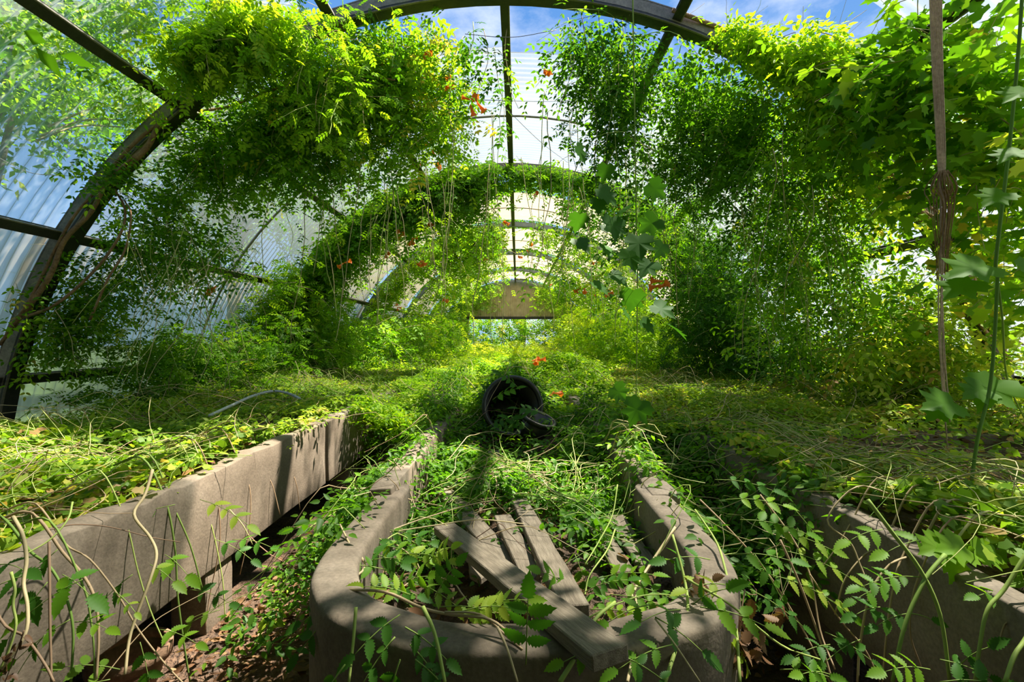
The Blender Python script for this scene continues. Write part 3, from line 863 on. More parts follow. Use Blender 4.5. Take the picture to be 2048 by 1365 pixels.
# left canopy (px, py, rx, ry, depth)
for b in ((600, 70, 240, 110, 4.3, 5.2, 330, .5, 'frond3', .15, .45), (470, 190, 190, 100, 4.3, 5.3, 230, .6, 'frond3', .145, .42),
          (650, 210, 150, 120, 4.4, 5.4, 250, .6, 'frond3', .145, .42), (810, 190, 95, 120, 4.5, 5.4, 170, .45, 'frond3', .14, .6),
          (780, 60, 100, 75, 4.4, 5.2, 150, .4, 'frond3', .14, .7), (880, 230, 55, 70, 4.6, 5.6, 60, .4, 'frond3', .14, .6),
          (560, 270, 150, 80, 4.5, 5.6, 100, .8, 'frond3', .14, .35), (270, 420, 120, 75, 4.3, 5.0, 140, .4, 'tri', .10, .35),
          (330, 500, 130, 60, 4.6, 5.6, 170, .4, 'tri', .10, .35), (170, 560, 90, 80, 4.2, 4.8, 150, .4, 'tri', .10, .4),
          (380, 300, 80, 60, 4.3, 5.0, 110, .4, 'tri', .10, .35), (200, 330, 70, 50, 3.9, 4.1, 40, .35, 'tri', .10, .35),
          (110, 640, 110, 50, 4.0, 4.6, 120, .4, 'tri', .10, .45)):
    blob(f, *b, stems=st)
for b in ((430, 40, 130, 55, 3.5, 4.0, 260, .28, 'frond4h', .13, .5), (300, 110, 80, 40, 3.7, 4.0, 25, .25, 'tri', .09, .5),
          (650, 130, 50, 90, 3.8, 4.1, 100, .6, 'frond4h', .12, .35)):
    blob(fb, *b, stems=st)
f.build('foliage', M['leaf'], v1l); fb.build('foliage', M['leaf_bright'], v1l)
ls = np.concatenate(st); stems_obj('shoot_stems', ls, rng.uniform(.002, .004, len(ls)), v1l)
for pts, r in (([(20, 660), (95, 560), (130, 480), (185, 420), (230, 330), (300, 260), (380, 215)], .022),
               ([(0, 690), (60, 600), (110, 500), (150, 430), (205, 370), (270, 310), (340, 240)], .014),
               ([(30, 640), (110, 610), (190, 540), (240, 470), (250, 420), (230, 380)], .013),
               ([(180, 640), (215, 560), (250, 500), (262, 430), (248, 400)], .010),
               ([(330, 240), (360, 200), (420, 180), (500, 150), (600, 140), (700, 160)], .020),
               ([(350, 225), (450, 215), (560, 175), (680, 150), (790, 160)], .015),
               ([(230, 350), (290, 300), (320, 250), (360, 225)], .026)):
    tube_obj('woody_stem', [P(x, y, 4.35 + .12 * (k % 2)) if x > 320 else P(x, y, 4.05 - .04 * (k % 2)) for k, (x, y) in enumerate(pts)], r, M['bark'], v1l, taper=.6)

f = Fol(); fb = Fol(); fo = Fol(); st = []
for b in ((1460, 130, 110, 100, 4.3, 5.2, 230, .5, 'tri', .11, .30), (1440, 260, 90, 80, 4.3, 5.3, 130, .5, 'frond4', .15, .30),
          (1570, 270, 110, 130, 4.0, 5.0, 290, .5, 'tri', .11, .35), (1640, 420, 110, 120, 4.0, 5.0, 170, .55, 'tri', .11, .50),
          (1560, 470, 70, 80, 4.6, 6.0, 170, .5, 'tri', .11, .2),
          (1620, 590, 110, 110, 4.2, 5.6, 200, .6, 'tri', .12, .45), (1760, 600, 110, 70, 4.0, 5.2, 90, .5, 'tri', .11, .55),
          (1230, 100, 100, 100, 4.2, 5.0, 190, .5, 'tri', .11, .25), (1260, 230, 80, 70, 4.2, 5.0, 60, .5, 'tri', .11, .25),
          (1370, 330, 70, 90, 4.6, 5.6, 55, .5, 'frond4', .15, .25)):
    blob(f, *b, stems=st)
for b in ((1680, 90, 100, 75, 3.5, 4.0, 250, .25, 'tri', .11, .6), (1560, 35, 110, 40, 3.8, 4.0, 150, .2, 'tri', .10, .55),
          (1720, 220, 100, 80, 3.5, 4.2, 190, .4, 'tri', .12, .5)):
    blob(fb, *b, stems=st)
for b in ((1770, 370, 60, 60, 3.9, 4.5, 80, .35, 'tri', .12, .55), (1860, 610, 120, 90, 4.3, 4.9, 170, .4, 'tri', .12, .55),
          (2000, 560, 60, 90, 3.4, 3.9, 60, .35, 'lobed_s', .09, .6), (1840, 690, 150, 40, 3.8, 4.8, 160, .4, 'tri', .12, .55)):
    blob(fo, *b, stems=st)
f.build('foliage', M['leaf'], v1r); fb.build('foliage', M['leaf_bright'], v1r); fo.build('foliage', M['leaf_olive'], v1r)
ls = np.concatenate(st); stems_obj('shoot_stems', ls, rng.uniform(.002, .004, len(ls)), v1r)
for pts, r in (([(1345, 20), (1450, 60), (1560, 110), (1660, 210), (1740, 300), (1830, 400), (1900, 480)], .020),
               ([(2030, 740), (1970, 640), (1930, 560), (1880, 470), (1800, 380), (1700, 330)], .022),
               ([(2010, 700), (1960, 600), (1940, 500), (1870, 420), (1780, 390), (1720, 350)], .012),
               ([(1990, 690), (1930, 600), (1910, 520), (1880, 440)], .016),
               ([(1880, 440), (1800, 400), (1740, 385), (1690, 360)], .010), ([(1870, 450), (1790, 425), (1740, 400), (1680, 390)], .009),
               ([(2048, 690), (1985, 650), (1950, 560), (1960, 500), (2040, 440)], .010)):
    tube_obj('woody_stem', [P(x, y, 4.06 + .05 * (k % 2)) for k, (x, y) in enumerate(pts)], r, M['bark'], v1r, taper=.6)

# near canopy over the right shoulder with big lobed leaves
v0 = thing('grape_creeper', 'large-leaved creeper canopy at the top right corner, nearest the camera', 'vine', (3.0, 2.8, 3.4))
f = Fol(); st = []
for b in ((1870, 90, 130, 110, 2.8, 3.6, 170, .5, 'lobed', .088, .45), (2010, 180, 110, 150, 2.6, 3.4, 120, .5, 'lobed', .090, .6),
          (1800, 190, 70, 80, 3.0, 3.7, 90, .4, 'lobed', .085, .35), (1980, 400, 100, 110, 2.8, 3.6, 90, .45, 'lobed', .085, .7),
          (2120, 300, 120, 250, 2.6, 3.4, 110, .45, 'lobed', .09, .6), (1840, 330, 60, 60, 3.2, 3.8, 40, .4, 'lobed', .08, .5)):
    blob(f, *b, stems=st, keep=.9)
f.build('foliage', M['leaf'], v0)
ls = np.concatenate(st); stems_obj('shoot_stems', ls, rng.uniform(.002, .004, len(ls)), v0)
shade_canopy = thing('trumpet_vine', 'extra vine canopy out of view above the camera, added to shade the foreground', 'vine', (0, 1, 4.2))
f = Fol()  # unseen foliage added under the roof to keep light off the foreground
n = 1900
y_ = rng.uniform(-3.2, 1.7, n); th_ = D(np.where(y_ < -.6, rng.uniform(8, 172, n), rng.uniform(58, 150, n)))
ln = shoots(arch_pt(th_, y_, R - .15 - np.abs(rng.normal(0, .2, n))), rvec(n), .6 * rng.uniform(.5, 1.4, n), 7, 1.0)
leaf_shoots(f, ln, 'tri_m', .26, .4)
f.build('foliage', M['leaf'], shade_canopy)
# creeper lying on the outside of the left roof, seen through the sheets
vo = thing('trumpet_vine', 'creeper on the outside of the clear left roof sheets, seen blurred', 'vine', (-3.6, 3, 3.6))
f = Fol()
for b in ((220, 110, 130, 50, 3.2, 3.9, 80), (330, 210, 90, 40, 3.6, 4.1, 70), (170, 215, 150, 28, 3.1, 3.8, 45), (40, 20, 50, 25, 3, 3.4, 16),
          (420, 30, 130, 50, 3.6, 4.1, 110), (260, 60, 60, 60, 3.3, 3.8, 40)):
    n = b[6]; th = None
    a = rng.uniform(0, 2 * pi, n); q = np.sqrt(rng.uniform(0, 1, n))
    x = b[0] + b[2] * q * np.cos(a); y = b[1] + b[3] * q * np.sin(a)
    # cast each picture point on to the roof cylinder
    dx = (x - VX) / F; dz = -(y - VY) / F
    A = dx ** 2 + dz ** 2; B = 2 * (CX * dx + CZ * dz); C = CX ** 2 + CZ ** 2 - (R + .14) ** 2
    Y = (-B + np.sqrt(B * B - 4 * A * C)) / (2 * A)
    s_ = np.stack([CX + dx * Y, Y, CZ + dz * Y], -1)
    rad_ = norm(s_ * np.array([1, 0, 1]))
    s_ = s_ + rad_ * rng.uniform(0, .2, (n, 1))
    ln = shoots(s_, rvec(n) + rad_ * .4, .3 * rng.uniform(.5, 1.5, n), 6, .3)
    leaf_shoots(f, ln, 'tri', .09, .45, clip=False)
f.build('foliage', M['leaf_bright'], vo)
ln = []
for (a, b_) in (((0, 168), (250, 163)), ((0, 205), (230, 210)), ((0, 222), (190, 200))):
    p0, p1 = P(*a, 3.7) , P(*b_, 4.2)
    k = (R + .13) / np.hypot(p0[0], p0[2]); k2 = (R + .16) / np.hypot(p1[0], p1[2])
    p0 = p0 * np.array([k, 1, k]); p1 = p1 * np.array([k2, 1, k2])
    tube_obj('bare_stem', [p0, (p0 + p1) / 2 + np.array([-.03, 0, .06]), p1], .009, M['stem'], vo, tint=.6)

# arch 2 and further
v2 = garland(1, 'thick leafy garland wrapped over the second arch', [
    (94, 128, 520, .40, .16, 1.4), (97, 120, 330, .7, .30, 2.2), (86, 94, 60, .3, .05, 1.0), (56, 86, 260, .25, .05, .8),
    (125, 150, 560, .5, .20, 1.8), (150, 178, 480, .7, .28, 1.2), (30, 56, 430, .6, .22, 1.8), (2, 30, 420, .7, .30, 1.2), (62, 80, 60, .9, .30, 2.5)], flowers=8)
v3 = garland(2, 'yellow-green garland over the third arch', [(95, 150, 330, .5, .15, 1.6), (95, 118, 260, .9, .30, 2), (150, 178, 260, .8, .4, 1.2), (2, 60, 420, .8, .35, 1.6), (60, 82, 60, .5, .1, 1.4)], mat='leaf_bright', fsize=.2, flowers=8)
for i, lab in ((3, 'vine over the fourth arch'), (4, 'vine over the fifth arch'), (5, 'vine over the last arch at the far end')):
    garland(i, lab, [(105, 178, 250, .7, .35, 1.4), (2, 72, 250, .7, .35, 1.4)], mat='leaf_bright' if i % 2 else 'leaf', fkind='frond3', fsize=.24, flowers=3)

# ------------------------------------------------------------------ hanging strands, each its own thing
def roof_z(x): return math.sqrt(max(.1, (R - .1) ** 2 - x * x))
def strand(px, Y, py_end, mat, kind, size, lab, group, mu=.3, leafy=.8, r=.0035, top_py=None, dens=1.0, sway=.06, bare_below=None):
    x = CX + (px - VX) / F * Y
    if abs(x) > R - .2: return
    z0 = roof_z(x) if top_py is None else P(px, top_py, Y)[2]
    z0 = min(z0, roof_z(x))
    z1 = max(.3, P(px, py_end, Y)[2])
    if z0 - z1 < .15: return
    n = max(4, int((z0 - z1) / .22) + 2)
    zs = np.linspace(z0, z1, n)
    ph = random.uniform(0, 6)
    pts = np.stack([x + sway * np.sin(np.linspace(0, 3.5, n) + ph) - sway * sin(ph) + rng.normal(0, .012, n), Y + sway * np.cos(np.linspace(0, 3, n) + ph) - sway * cos(ph), zs], -1)
    t = thing('hanging_vine', lab, 'vine', (x, Y, z0), group)
    tube_obj('stem', pts, r * (1.35 if leafy <= 0 else 1), M['stem'], t, sides=4, taper=.7, n=2, tint=random.uniform(.42, .72) if leafy <= 0 else random.uniform(.35, .95))
    if leafy > 0:
        f = Fol(); c = catmull(pts, 4)
        Ln = z0 - z1
        m = int(Ln / (size * .55) * dens)
        u = np.sort(rng.uniform(0, 1, m)) ** (1.0) * leafy * (len(c) - 1.01)
        i = u.astype(int); fr = (u - i)[:, None]
        pos = c[i] * (1 - fr) + c[i + 1] * fr
        a = rng.uniform(0, 2 * pi, m)
        tip = np.stack([np.cos(a), np.sin(a), rng.uniform(-.9, .0, m)], -1)
        nor = np.stack([np.cos(a) * .5, np.sin(a) * .5, np.ones(m)], -1) + rng.normal(0, .3, (m, 3))
        # side twigs carry the leaves a little away from the stem
        off = rng.uniform(0, .10, (m, 1)) * norm(tip)
        f.add(kind, pos + off, tip, nor, size * rng.uniform(.7, 1.3, m), tints(m, mu, .15))
        f.build('foliage', M[mat], t)
    return t

ORD = 'first second third fourth fifth sixth seventh eighth ninth tenth eleventh twelfth thirteenth fourteenth fifteenth sixteenth seventeenth eighteenth nineteenth twentieth'.split()
def ordinal(i):
    if i < 20: return ORD[i]
    t, u = divmod(i + 1, 10)
    base = ('', '', 'twenty', 'thirty', 'forty', 'fifty')[t]
    return (base[:-1] + 'ieth') if u == 0 else base + '-' + ORD[u - 1]
def strands(group, lab, specs, frm=1008, **kw):
    """specs: dicts; they are told apart by their order sideways from a fixed thing"""
    specs = sorted(specs, key=lambda d: abs(d['px'] - frm))
    i = 0
    for d in specs:
        q = dict(kw); q.update(d)
        if strand(q.pop('px'), q.pop('Y'), q.pop('e'), q.pop('mat'), q.pop('kind'), q.pop('size'), lab % ordinal(i), group, **q): i += 1
RU = random.uniform
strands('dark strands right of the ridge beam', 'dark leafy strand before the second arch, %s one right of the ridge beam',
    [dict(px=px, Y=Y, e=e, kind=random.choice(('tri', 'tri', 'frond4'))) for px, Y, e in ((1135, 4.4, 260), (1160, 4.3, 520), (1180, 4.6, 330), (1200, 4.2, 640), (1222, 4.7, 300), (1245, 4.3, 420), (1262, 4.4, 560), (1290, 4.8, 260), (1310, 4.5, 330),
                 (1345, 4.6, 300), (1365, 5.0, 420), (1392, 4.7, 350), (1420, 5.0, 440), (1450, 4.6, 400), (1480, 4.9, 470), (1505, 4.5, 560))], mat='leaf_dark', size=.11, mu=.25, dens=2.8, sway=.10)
strands('strands left of the ridge beam', 'leafy strand in the open sky gap, %s one left of the ridge beam',
    [dict(px=px, Y=Y, e=e) for px, Y, e in ((905, 4.6, 130), (925, 4.7, 245), (945, 4.5, 300), (962, 4.6, 215), (985, 4.9, 290), (820, 5.0, 260))], mat='leaf_dark', kind='frond3', size=.15, mu=.35, dens=1.4, sway=.08)
strand(1004, 5.6, 560, 'leaf', 'tri', .09, 'vine twining down the far part of the ridge beam', 'strands on the ridge beam', .4, dens=1.4, sway=.05)
strand(1012, 4.6, 210, 'leaf', 'tri', .09, 'short vine twining on the ridge beam at the top of the photo', 'strands on the ridge beam', .4, dens=1.4, sway=.05)
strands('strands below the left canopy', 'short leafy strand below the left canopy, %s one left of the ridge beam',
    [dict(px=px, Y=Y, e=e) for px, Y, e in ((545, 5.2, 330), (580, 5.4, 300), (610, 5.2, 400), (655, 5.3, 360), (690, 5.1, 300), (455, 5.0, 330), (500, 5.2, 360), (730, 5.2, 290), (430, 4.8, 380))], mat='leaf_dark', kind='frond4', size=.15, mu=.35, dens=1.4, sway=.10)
strands('mid-distance strands on the right', 'mid-distance green strand under the second arch, %s one right of the ridge beam',
    [dict(px=RU(1070, 1420), Y=RU(5.5, 8.2), e=RU(430, 660), mat=random.choice(('leaf', 'leaf_bright', 'leaf_dark')), kind=random.choice(('tri_m', 'frond3')), top_py=RU(330, 480)) for k in range(40)], size=.13, mu=.4, dens=1.7, sway=.12)
strands('mid-distance strands on the left', 'mid-distance green strand under the second arch, %s one left of the ridge beam',
    [dict(px=RU(740, 985), Y=RU(7.0, 10), e=RU(470, 640), mat=random.choice(('leaf', 'leaf_bright')), top_py=RU(360, 470)) for k in range(26)], kind='frond3', size=.15, mu=.5, dens=1.5, sway=.12)
strands('bare tendrils on the left', 'bare brown tendril before the left side sheets, %s one from the left edge',
    [dict(px=RU(190, 460), Y=RU(3.9, 5.2), e=RU(640, 800), top_py=RU(420, 540)) for k in range(26)], frm=0, mat='leaf', kind='tri', size=.08, leafy=0, r=.0028, sway=.16)
strands('bare tendrils in the middle', 'long bare tendril hanging from the roof, %s one left of the ridge beam',
    [dict(px=RU(480, 1000), Y=RU(4.5, 7.5), e=RU(480, 700), top_py=RU(60, 330)) for k in range(26)], mat='leaf', kind='tri', size=.08, leafy=0, r=.0036, sway=.08)
strands('bare tendrils in the middle', 'long bare tendril hanging from the roof, %s one right of the ridge beam',
    [dict(px=RU(1010, 1400), Y=RU(4.5, 7.5), e=RU(480, 700), top_py=RU(60, 330)) for k in range(24)], mat='leaf', kind='tri', size=.08, leafy=0, r=.0036, sway=.08)
strands('tendrils on the right', 'thin tendril hanging below the right canopy, %s one left of the hanging cords',
    [dict(px=RU(1480, 1780), Y=RU(3.4, 4.6), e=RU(600, 830), top_py=RU(250, 420)) for k in range(24)], frm=1880, mat='leaf_olive', kind='tri', size=.08, leafy=.9, dens=.35, r=.0028, sway=.12)

# near strand with big lobed leaves, centre right
nv = thing('hanging_vine', 'nearest strand right of centre, with big dark lobed leaves', 'vine', tuple(P(1262, 60, 2.6)))
tube_obj('stem', [P(1262, -200, 2.7), P(1268, 150, 2.65), P(1272, 400, 2.6), P(1275, 560, 2.6), P(1272, 800, 2.6), P(1268, 900, 2.6)], .004, M['stem'], nv, tint=.1)
f = Fol()
pts_ = [(1190, 380), (1215, 330), (1290, 345), (1300, 380), (1205, 400), (1155, 300), (1230, 440), (1275, 470), (1250, 500), (1330, 490), (1200, 500), (1300, 520), (1235, 550), (1262, 580), (1150, 480), (1180, 560), (1310, 600), (1280, 650), (1230, 770), (1290, 800), (1340, 660), (1245, 620), (1210, 455), (1168, 425), (1270, 410), (1320, 430)]
big = []
for (x, y) in pts_: big.append(P(x + rng.normal(0, 6), y + rng.normal(0, 6), rng.uniform(2.35, 2.85)))
LEAFM = {}
def leaf_mesh(kind, mat, mu):
    key = (kind, mat, round(mu, 1))
    if key not in LEAFM:
        V, T = TEMPH[kind]
        me = npmesh('leaf', V, T, np.full(len(V), mu)); me.materials.append(M[mat]); LEAFM[key] = me
    return LEAFM[key]
# finer templates for leaves that are objects of their own
def serrated(n=7, w=.235, teeth=.06):
    pr = [(0.012, 0.0)]
    for i in range(1, n):
        y = i / n; x = w * (sin(pi * y ** .75)) ** .8
        pr.append((x + teeth, y - .02)); pr.append((max(.01, x - teeth * .3), y + .035))
    pr.append((.006, 1.05))
    z = lambda x, y: .22 * abs(x) - .14 * y * y
    Rv = [(x, y, z(x, y)) for x, y in pr]; Lv = [(-x, y, z(x, y)) for x, y in pr]; Mv = [(0, y, -.14 * y * y - .012) for x, y in pr]
    k = len(pr); T = []
    for i in range(k - 1):
        for a, b, c, d in ((2 * k + i, i, i + 1, 2 * k + i + 1), (k + i, 2 * k + i, 2 * k + i + 1, k + i + 1)):
            T += [(a, b, c), (a, c, d)]
    return np.array(Rv + Lv + Mv), np.array(T)
def lobed_fine():
    half = [(0, 0), (.12, -.08), (.30, -.12), (.38, 0.0), (.56, .10), (.50, .22), (.58, .34), (.36, .38), (.42, .50), (.54, .66), (.38, .70), (.30, .66), (.17, .70), (.16, .84), (.07, .90), (0, 1.06)]
    ring = half + [(-x, y) for x, y in half[-2:0:-1]]
    V = [(x, y, .10 * abs(x) - .14 * y * y + .02 * sin(9 * x + 5 * y)) for x, y in ring] + [(0, .33, -.02)]
    k = len(ring)
    return np.array(V), np.array([(k, i, (i + 1) % k) for i in range(k)])
TEMPH = {'serrated': serrated(), 'lobed': lobed_fine()}
def leaf_obj(parent, p, tip, nor, size, kind='serrated', mat='leaf', mu=.4):
    me = leaf_mesh(kind, mat, round(min(1, max(0, mu)), 1))
    tip = Vector(tip).normalized(); side = tip.cross(Vector(nor)).normalized(); up = side.cross(tip)
    o = bpy.data.objects.new('leaf', me); COL.objects.link(o); o.parent = parent
    Mx = Matrix((side, tip, up)).transposed().to_4x4()
    o.matrix_local = Matrix.Translation(Vector(p) - Vector(parent.location)) @ Mx @ Matrix.Diagonal((size, size, size, 1))
    return o
def rnd3(s): return Vector((random.gauss(0, s), random.gauss(0, s), random.gauss(0, s)))
for p in big:
    leaf_obj(nv, p, Vector((random.uniform(-1, 1), random.uniform(-.5, .3), -.5)), Vector((0, -.7, .8)) + rnd3(.3), random.uniform(.09, .15), 'lobed', 'leaf_dark', random.uniform(.1, .5))
    q = P(1270, 0, 2.62); pz = np.array([q[0], 2.62, p[2] + .05])
    tube_obj('leaf_stalk', [pz, (pz + p) / 2 + np.array([0, 0, .03]), p], .0016, M['stem'], nv, sides=4, n=3, tint=.1)
def sprig(parent, base, d, up, Ln, pairs, size, mat='leaf', mu=.4, kind='serrated', stemr=.0016):
    size *= .88
    if mat == 'leaf' and random.random() < .5: mat = 'leaf_dark'
    base = Vector(base); d = Vector(d).normalized(); up = Vector(up).normalized()
    side = d.cross(up).normalized(); up = side.cross(d)
    def at(t): return base + d * (Ln * t) - Vector((0, 0, 1)) * (.25 * Ln * t * t)
    tube_obj('leaf_stalk', [at(0), at(.35), at(.7), at(1)], stemr, M['stem'], parent, sides=4, n=3, tint=.15)
    for i in range(pairs):
        t = .30 + .6 * i / max(1, pairs - .4)
        for s in (-1, 1):
            dd = side * s + d * .55 + Vector((0, 0, -.25)) + rnd3(.12)
            leaf_obj(parent, at(t), dd, up + rnd3(.22), size * random.uniform(.8, 1.15), kind, mat, mu + random.uniform(-.15, .15))
    leaf_obj(parent, at(1), d + Vector((0, 0, -.35)), up + rnd3(.15), size * 1.15, kind, mat, mu)

# right-hand long green stem
lg = thing('green_vine', 'long green stem running from top right down past the right trough, with large leaves', 'vine', tuple(P(2000, 400, 1.9)))
tube_obj('stem', [P(2050, -120, 2.0), P(2040, 60, 1.95), P(2020, 280, 1.9), P(1992, 520, 1.85), P(1995, 560, 1.85), P(1982, 760, 1.8), P(1955, 880, 1.75), P(1940, 1000, 1.7), P(1932, 1140, 1.6), P(1965, 1250, 1.5), P(1985, 1400, 1.45)], .0065, M['stem'], lg, tint=.0, taper=.8)
tube_obj('stem', [P(1994, 550, 1.85), P(2005, 640, 1.85), P(2015, 760, 1.9), P(2060, 860, 1.9)], .004, M['stem'], lg, tint=.1)
for (x, y, s, dx, dz) in ((1960, 530, .17, -1, -.2), (2030, 535, .12, 1, -.2), (1930, 560, .14, -1, -.5), (1985, 760, .16, -.6, -.5), (1960, 775, .11, -1, -.3), (1895, 805, .14, -1, -.05), (1880, 820, .10, -1, -.3), (1935, 1060, .10, .4, -1), (1950, 1120, .08, 1, -.2), (1870, 1095, .09, -1, .1), (2030, 300, .12, -1, -.4), (2042, 180, .12, -1, -.4), (1995, 385, .11, -1, -.5)):
    leaf_obj(lg, P(x + 12, y, 1.82), (dx, -.25, dz), Vector((0, -.55, .8)) + rnd3(.15), s, 'lobed', 'leaf', .35)

# cords hung from the right purlin and tied with dead vine
cord_y = 2.3
cb = thing('cord_bundle', 'bundle of pale brown cords hanging on the right, knotted with dried vine', 'cord', tuple(P(1875, 0, cord_y)))
for k in range(9):
    pts = [P(x, y, cord_y) for x, y in ((1856 + k * 3.2, -120), (1864 + k * 2.6, 120), (1876 + k * 1.8, 330), (1884 + RU(-4, 8), 430),
                                        (1880 + RU(-6, 6), 560), (1884 + RU(-5, 8), 700), (1890 + RU(-4, 12), RU(770, 900)))]
    tube_obj('cord', pts,   .0030, M['cord'], cb, sides=5, taper=.9, n=5)
kn = P(1885, 385, cord_y)
for k in range(26):
    a = RU(0, 6.28); q = RU(.024, .066)
    pts = [kn + np.array([.02 * cos(a), .02 * sin(a), .10]), kn + np.array([q * cos(a), q * sin(a), .02]),
           kn + np.array([q * .8 * cos(a + .6), q * .8 * sin(a + .6), -.07]), kn + np.array([.02 * cos(a), .02 * sin(a), -.22 - RU(0, .25)])]
    tube_obj('dried_vine', pts, .0034, M['bark'], cb, sides=4, taper=.6, n=4)

# ------------------------------------------------------------------ ground creepers
def sm(x, a, b): 
    t = np.clip((x - a) / (b - a), 0, 1); return t * t * (3 - 2 * t)
def lump(x, y): return .05 * np.sin(x * 3.1 + y * 1.7) + .04 * np.sin(x * 5.3 - y * 3.9 + 1) + .03 * np.sin(y * 8.1 + x * 2)
def cover(lab, x0, x1, y0, y1, dens, kind, size, mat, hf, mask, mu=.45, sd=.22, depth=.12, stems=120, lift=1.0, cat='vine', name='ground_creeper', tilt=.40, sl=.5):
    n = int(dens * (x1 - x0) * (y1 - y0))
    x = rng.uniform(x0, x1, n); y = rng.uniform(y0, y1, n)
    ok = mask(x, y) > rng.uniform(0, 1, n); x, y = x[ok], y[ok]; n = len(x)
    z = hf(x, y) - np.abs(rng.normal(0, depth, n)) + depth * .6
    ok = (x ** 2 + z ** 2 < (R - .12) ** 2) & (z > .03); x, y, z = x[ok], y[ok], z[ok]; n = len(x)
    t = thing(name, lab, cat, ((x0 + x1) / 2, (y0 + y1) / 2, .8))
    f = Fol()
    a = rng.uniform(0, 2 * pi, n)
    tip = np.stack([np.cos(a), np.sin(a), rng.uniform(-.5, .3, n)], -1)
    nor = np.array([0, 0, 1.0]) + rng.normal(0, tilt, (n, 3))
    patch = .16 * np.sin(x * 2.3 + y * 1.1) * np.sin(y * 1.9 - x) 
    f.add(kind, np.stack([x, y, z], -1), tip, nor, size * rng.uniform(.6, 1.3, n), np.clip(rng.normal(mu, sd, n) + patch, 0, 1))
    f.build('foliage', M[mat], t)
    if stems:
        m = stems; sx = rng.uniform(x0, x1, m * 3); sy = rng.uniform(y0, y1, m * 3)
        ok = mask(sx, sy) > .5; sx, sy = sx[ok][:m], sy[ok][:m]; m = len(sx)
        if m:
            ang = rng.uniform(0, 2 * pi, m); L_ = rng.uniform(.25, 1.0, m) * sl * 1.6
            q = np.linspace(0, 1, 9)[None]
            X = sx[:, None] + np.cos(ang)[:, None] * L_[:, None] * q + .05 * np.sin(q * 6 + ang[:, None]); Y = sy[:, None] + np.sin(ang)[:, None] * L_[:, None] * q
            arcz = np.sin(q * pi) * rng.uniform(0.0, .22, m)[:, None] * lift
            Z = hf(X, Y) + .02 + arcz
            ln = np.stack([X, Y, Z], -1)
            k = (ln[:, :, 0] ** 2 + ln[:, :, 2] ** 2 < (R - .15) ** 2).all(1) & (X.min(1) > x0 - .15) & (X.max(1) < x1 + .15)
            ln = ln[k]
            if len(ln): stems_obj('runner_stems', ln, rng.uniform(.0015, .0035, len(ln)), t, .5, .3)
    return t
one = lambda x, y: np.ones_like(x)
# left trough
hl = lambda x, y: .84 + lump(x, y) * .7 + .10 * sm(-x, 2.2, 3.2)
def ml(x, y):
    m = np.ones_like(x)
    m = np.where((x > -1.50) & (y < 4.6), .10 + .12 * (np.sin(y * 6) > .3), m)         # front rim stays mostly bare
    m = np.where((x < -2.9) & (x > -3.25) & (y > 2.6) & (y < 4.4), .15, m)     # bare stretch of the back rim
    m = m * np.where(np.sin(x * 4 + y * 2.4) * np.sin(y * 3.3 - x) > .45, .45, 1)
    return m
cover('low creeper with lobed leaves matted over the left trough, nearest part', -3.2, -1.38, .55, 3.0, 3000, 'lobed_s', .042, 'leaf_olive', hl, ml, .42, .28, depth=.06, tilt=.7, stems=420, lift=.5)
cover('creeper matted over the left trough beyond the grey pipe', -3.2, -1.30, 3.0, 8.4, 1500, 'tri_m', .085, 'leaf_olive', hl, ml, .42, depth=.06, stems=260)
# right trough
hr = lambda x, y: .84 + lump(x + 2, y) * .7 + .08 * sm(x, 2.6, 4)
def mr(x, y):
    m = np.where((x < 1.46) & (y < 2.0), .10, 1.0)
    m = m * np.where((np.hypot(x - 2.8, (y - 2.7) * .8) < .7), .22, 1)
    m = m * np.where(np.sin(x * 4.4 + y * 1.4 + 1) * np.sin(y * 3.3 + x) > .5, .4, 1)
    return m
cover('creeper with small lobed leaves spread over the right trough, nearest part', 1.33, 4.2, .6, 3.4, 3000, 'lobed_s', .042, 'leaf_olive', hr, mr, .52, .28, depth=.06, tilt=.7, stems=700, lift=.5)
cover('creeper spread over the right trough in the middle distance', 1.1, 4.3, 3.4, 8.4, 1500, 'tri_m', .085, 'leaf_olive', hr, mr, .52, depth=.07, stems=330)
# bridging the aisles
ha_r = lambda x, y: .78 - .30 * np.sin(np.clip((x - .75) / .6, 0, 1) * pi) * (1 - sm(y, 2.4, 4.2)) + lump(x, y) * .6
cover('vine bridging the aisle between the round-ended trough and the right trough', .70, 1.42, 1.75, 4.2, 2300, 'tri', .085, 'leaf', ha_r, lambda x, y: sm(y, 1.7, 2.1), .30, depth=.12, stems=90)
ha_l = lambda x, y: .28 + .42 * sm(x, -1.0, -.5) + .35 * sm(y, 3.6, 5.0) + lump(x, y) * .8
cover('vine filling the aisle between the left trough and the round-ended trough', -1.30, -.42, 1.7, 5.2, 1700, 'tri', .080, 'leaf', ha_l, lambda x, y: sm(y, 1.6, 2.3) * np.maximum(sm(x, -1.15, -.75), sm(y, 3.9, 4.9)), .32, depth=.16, stems=80)
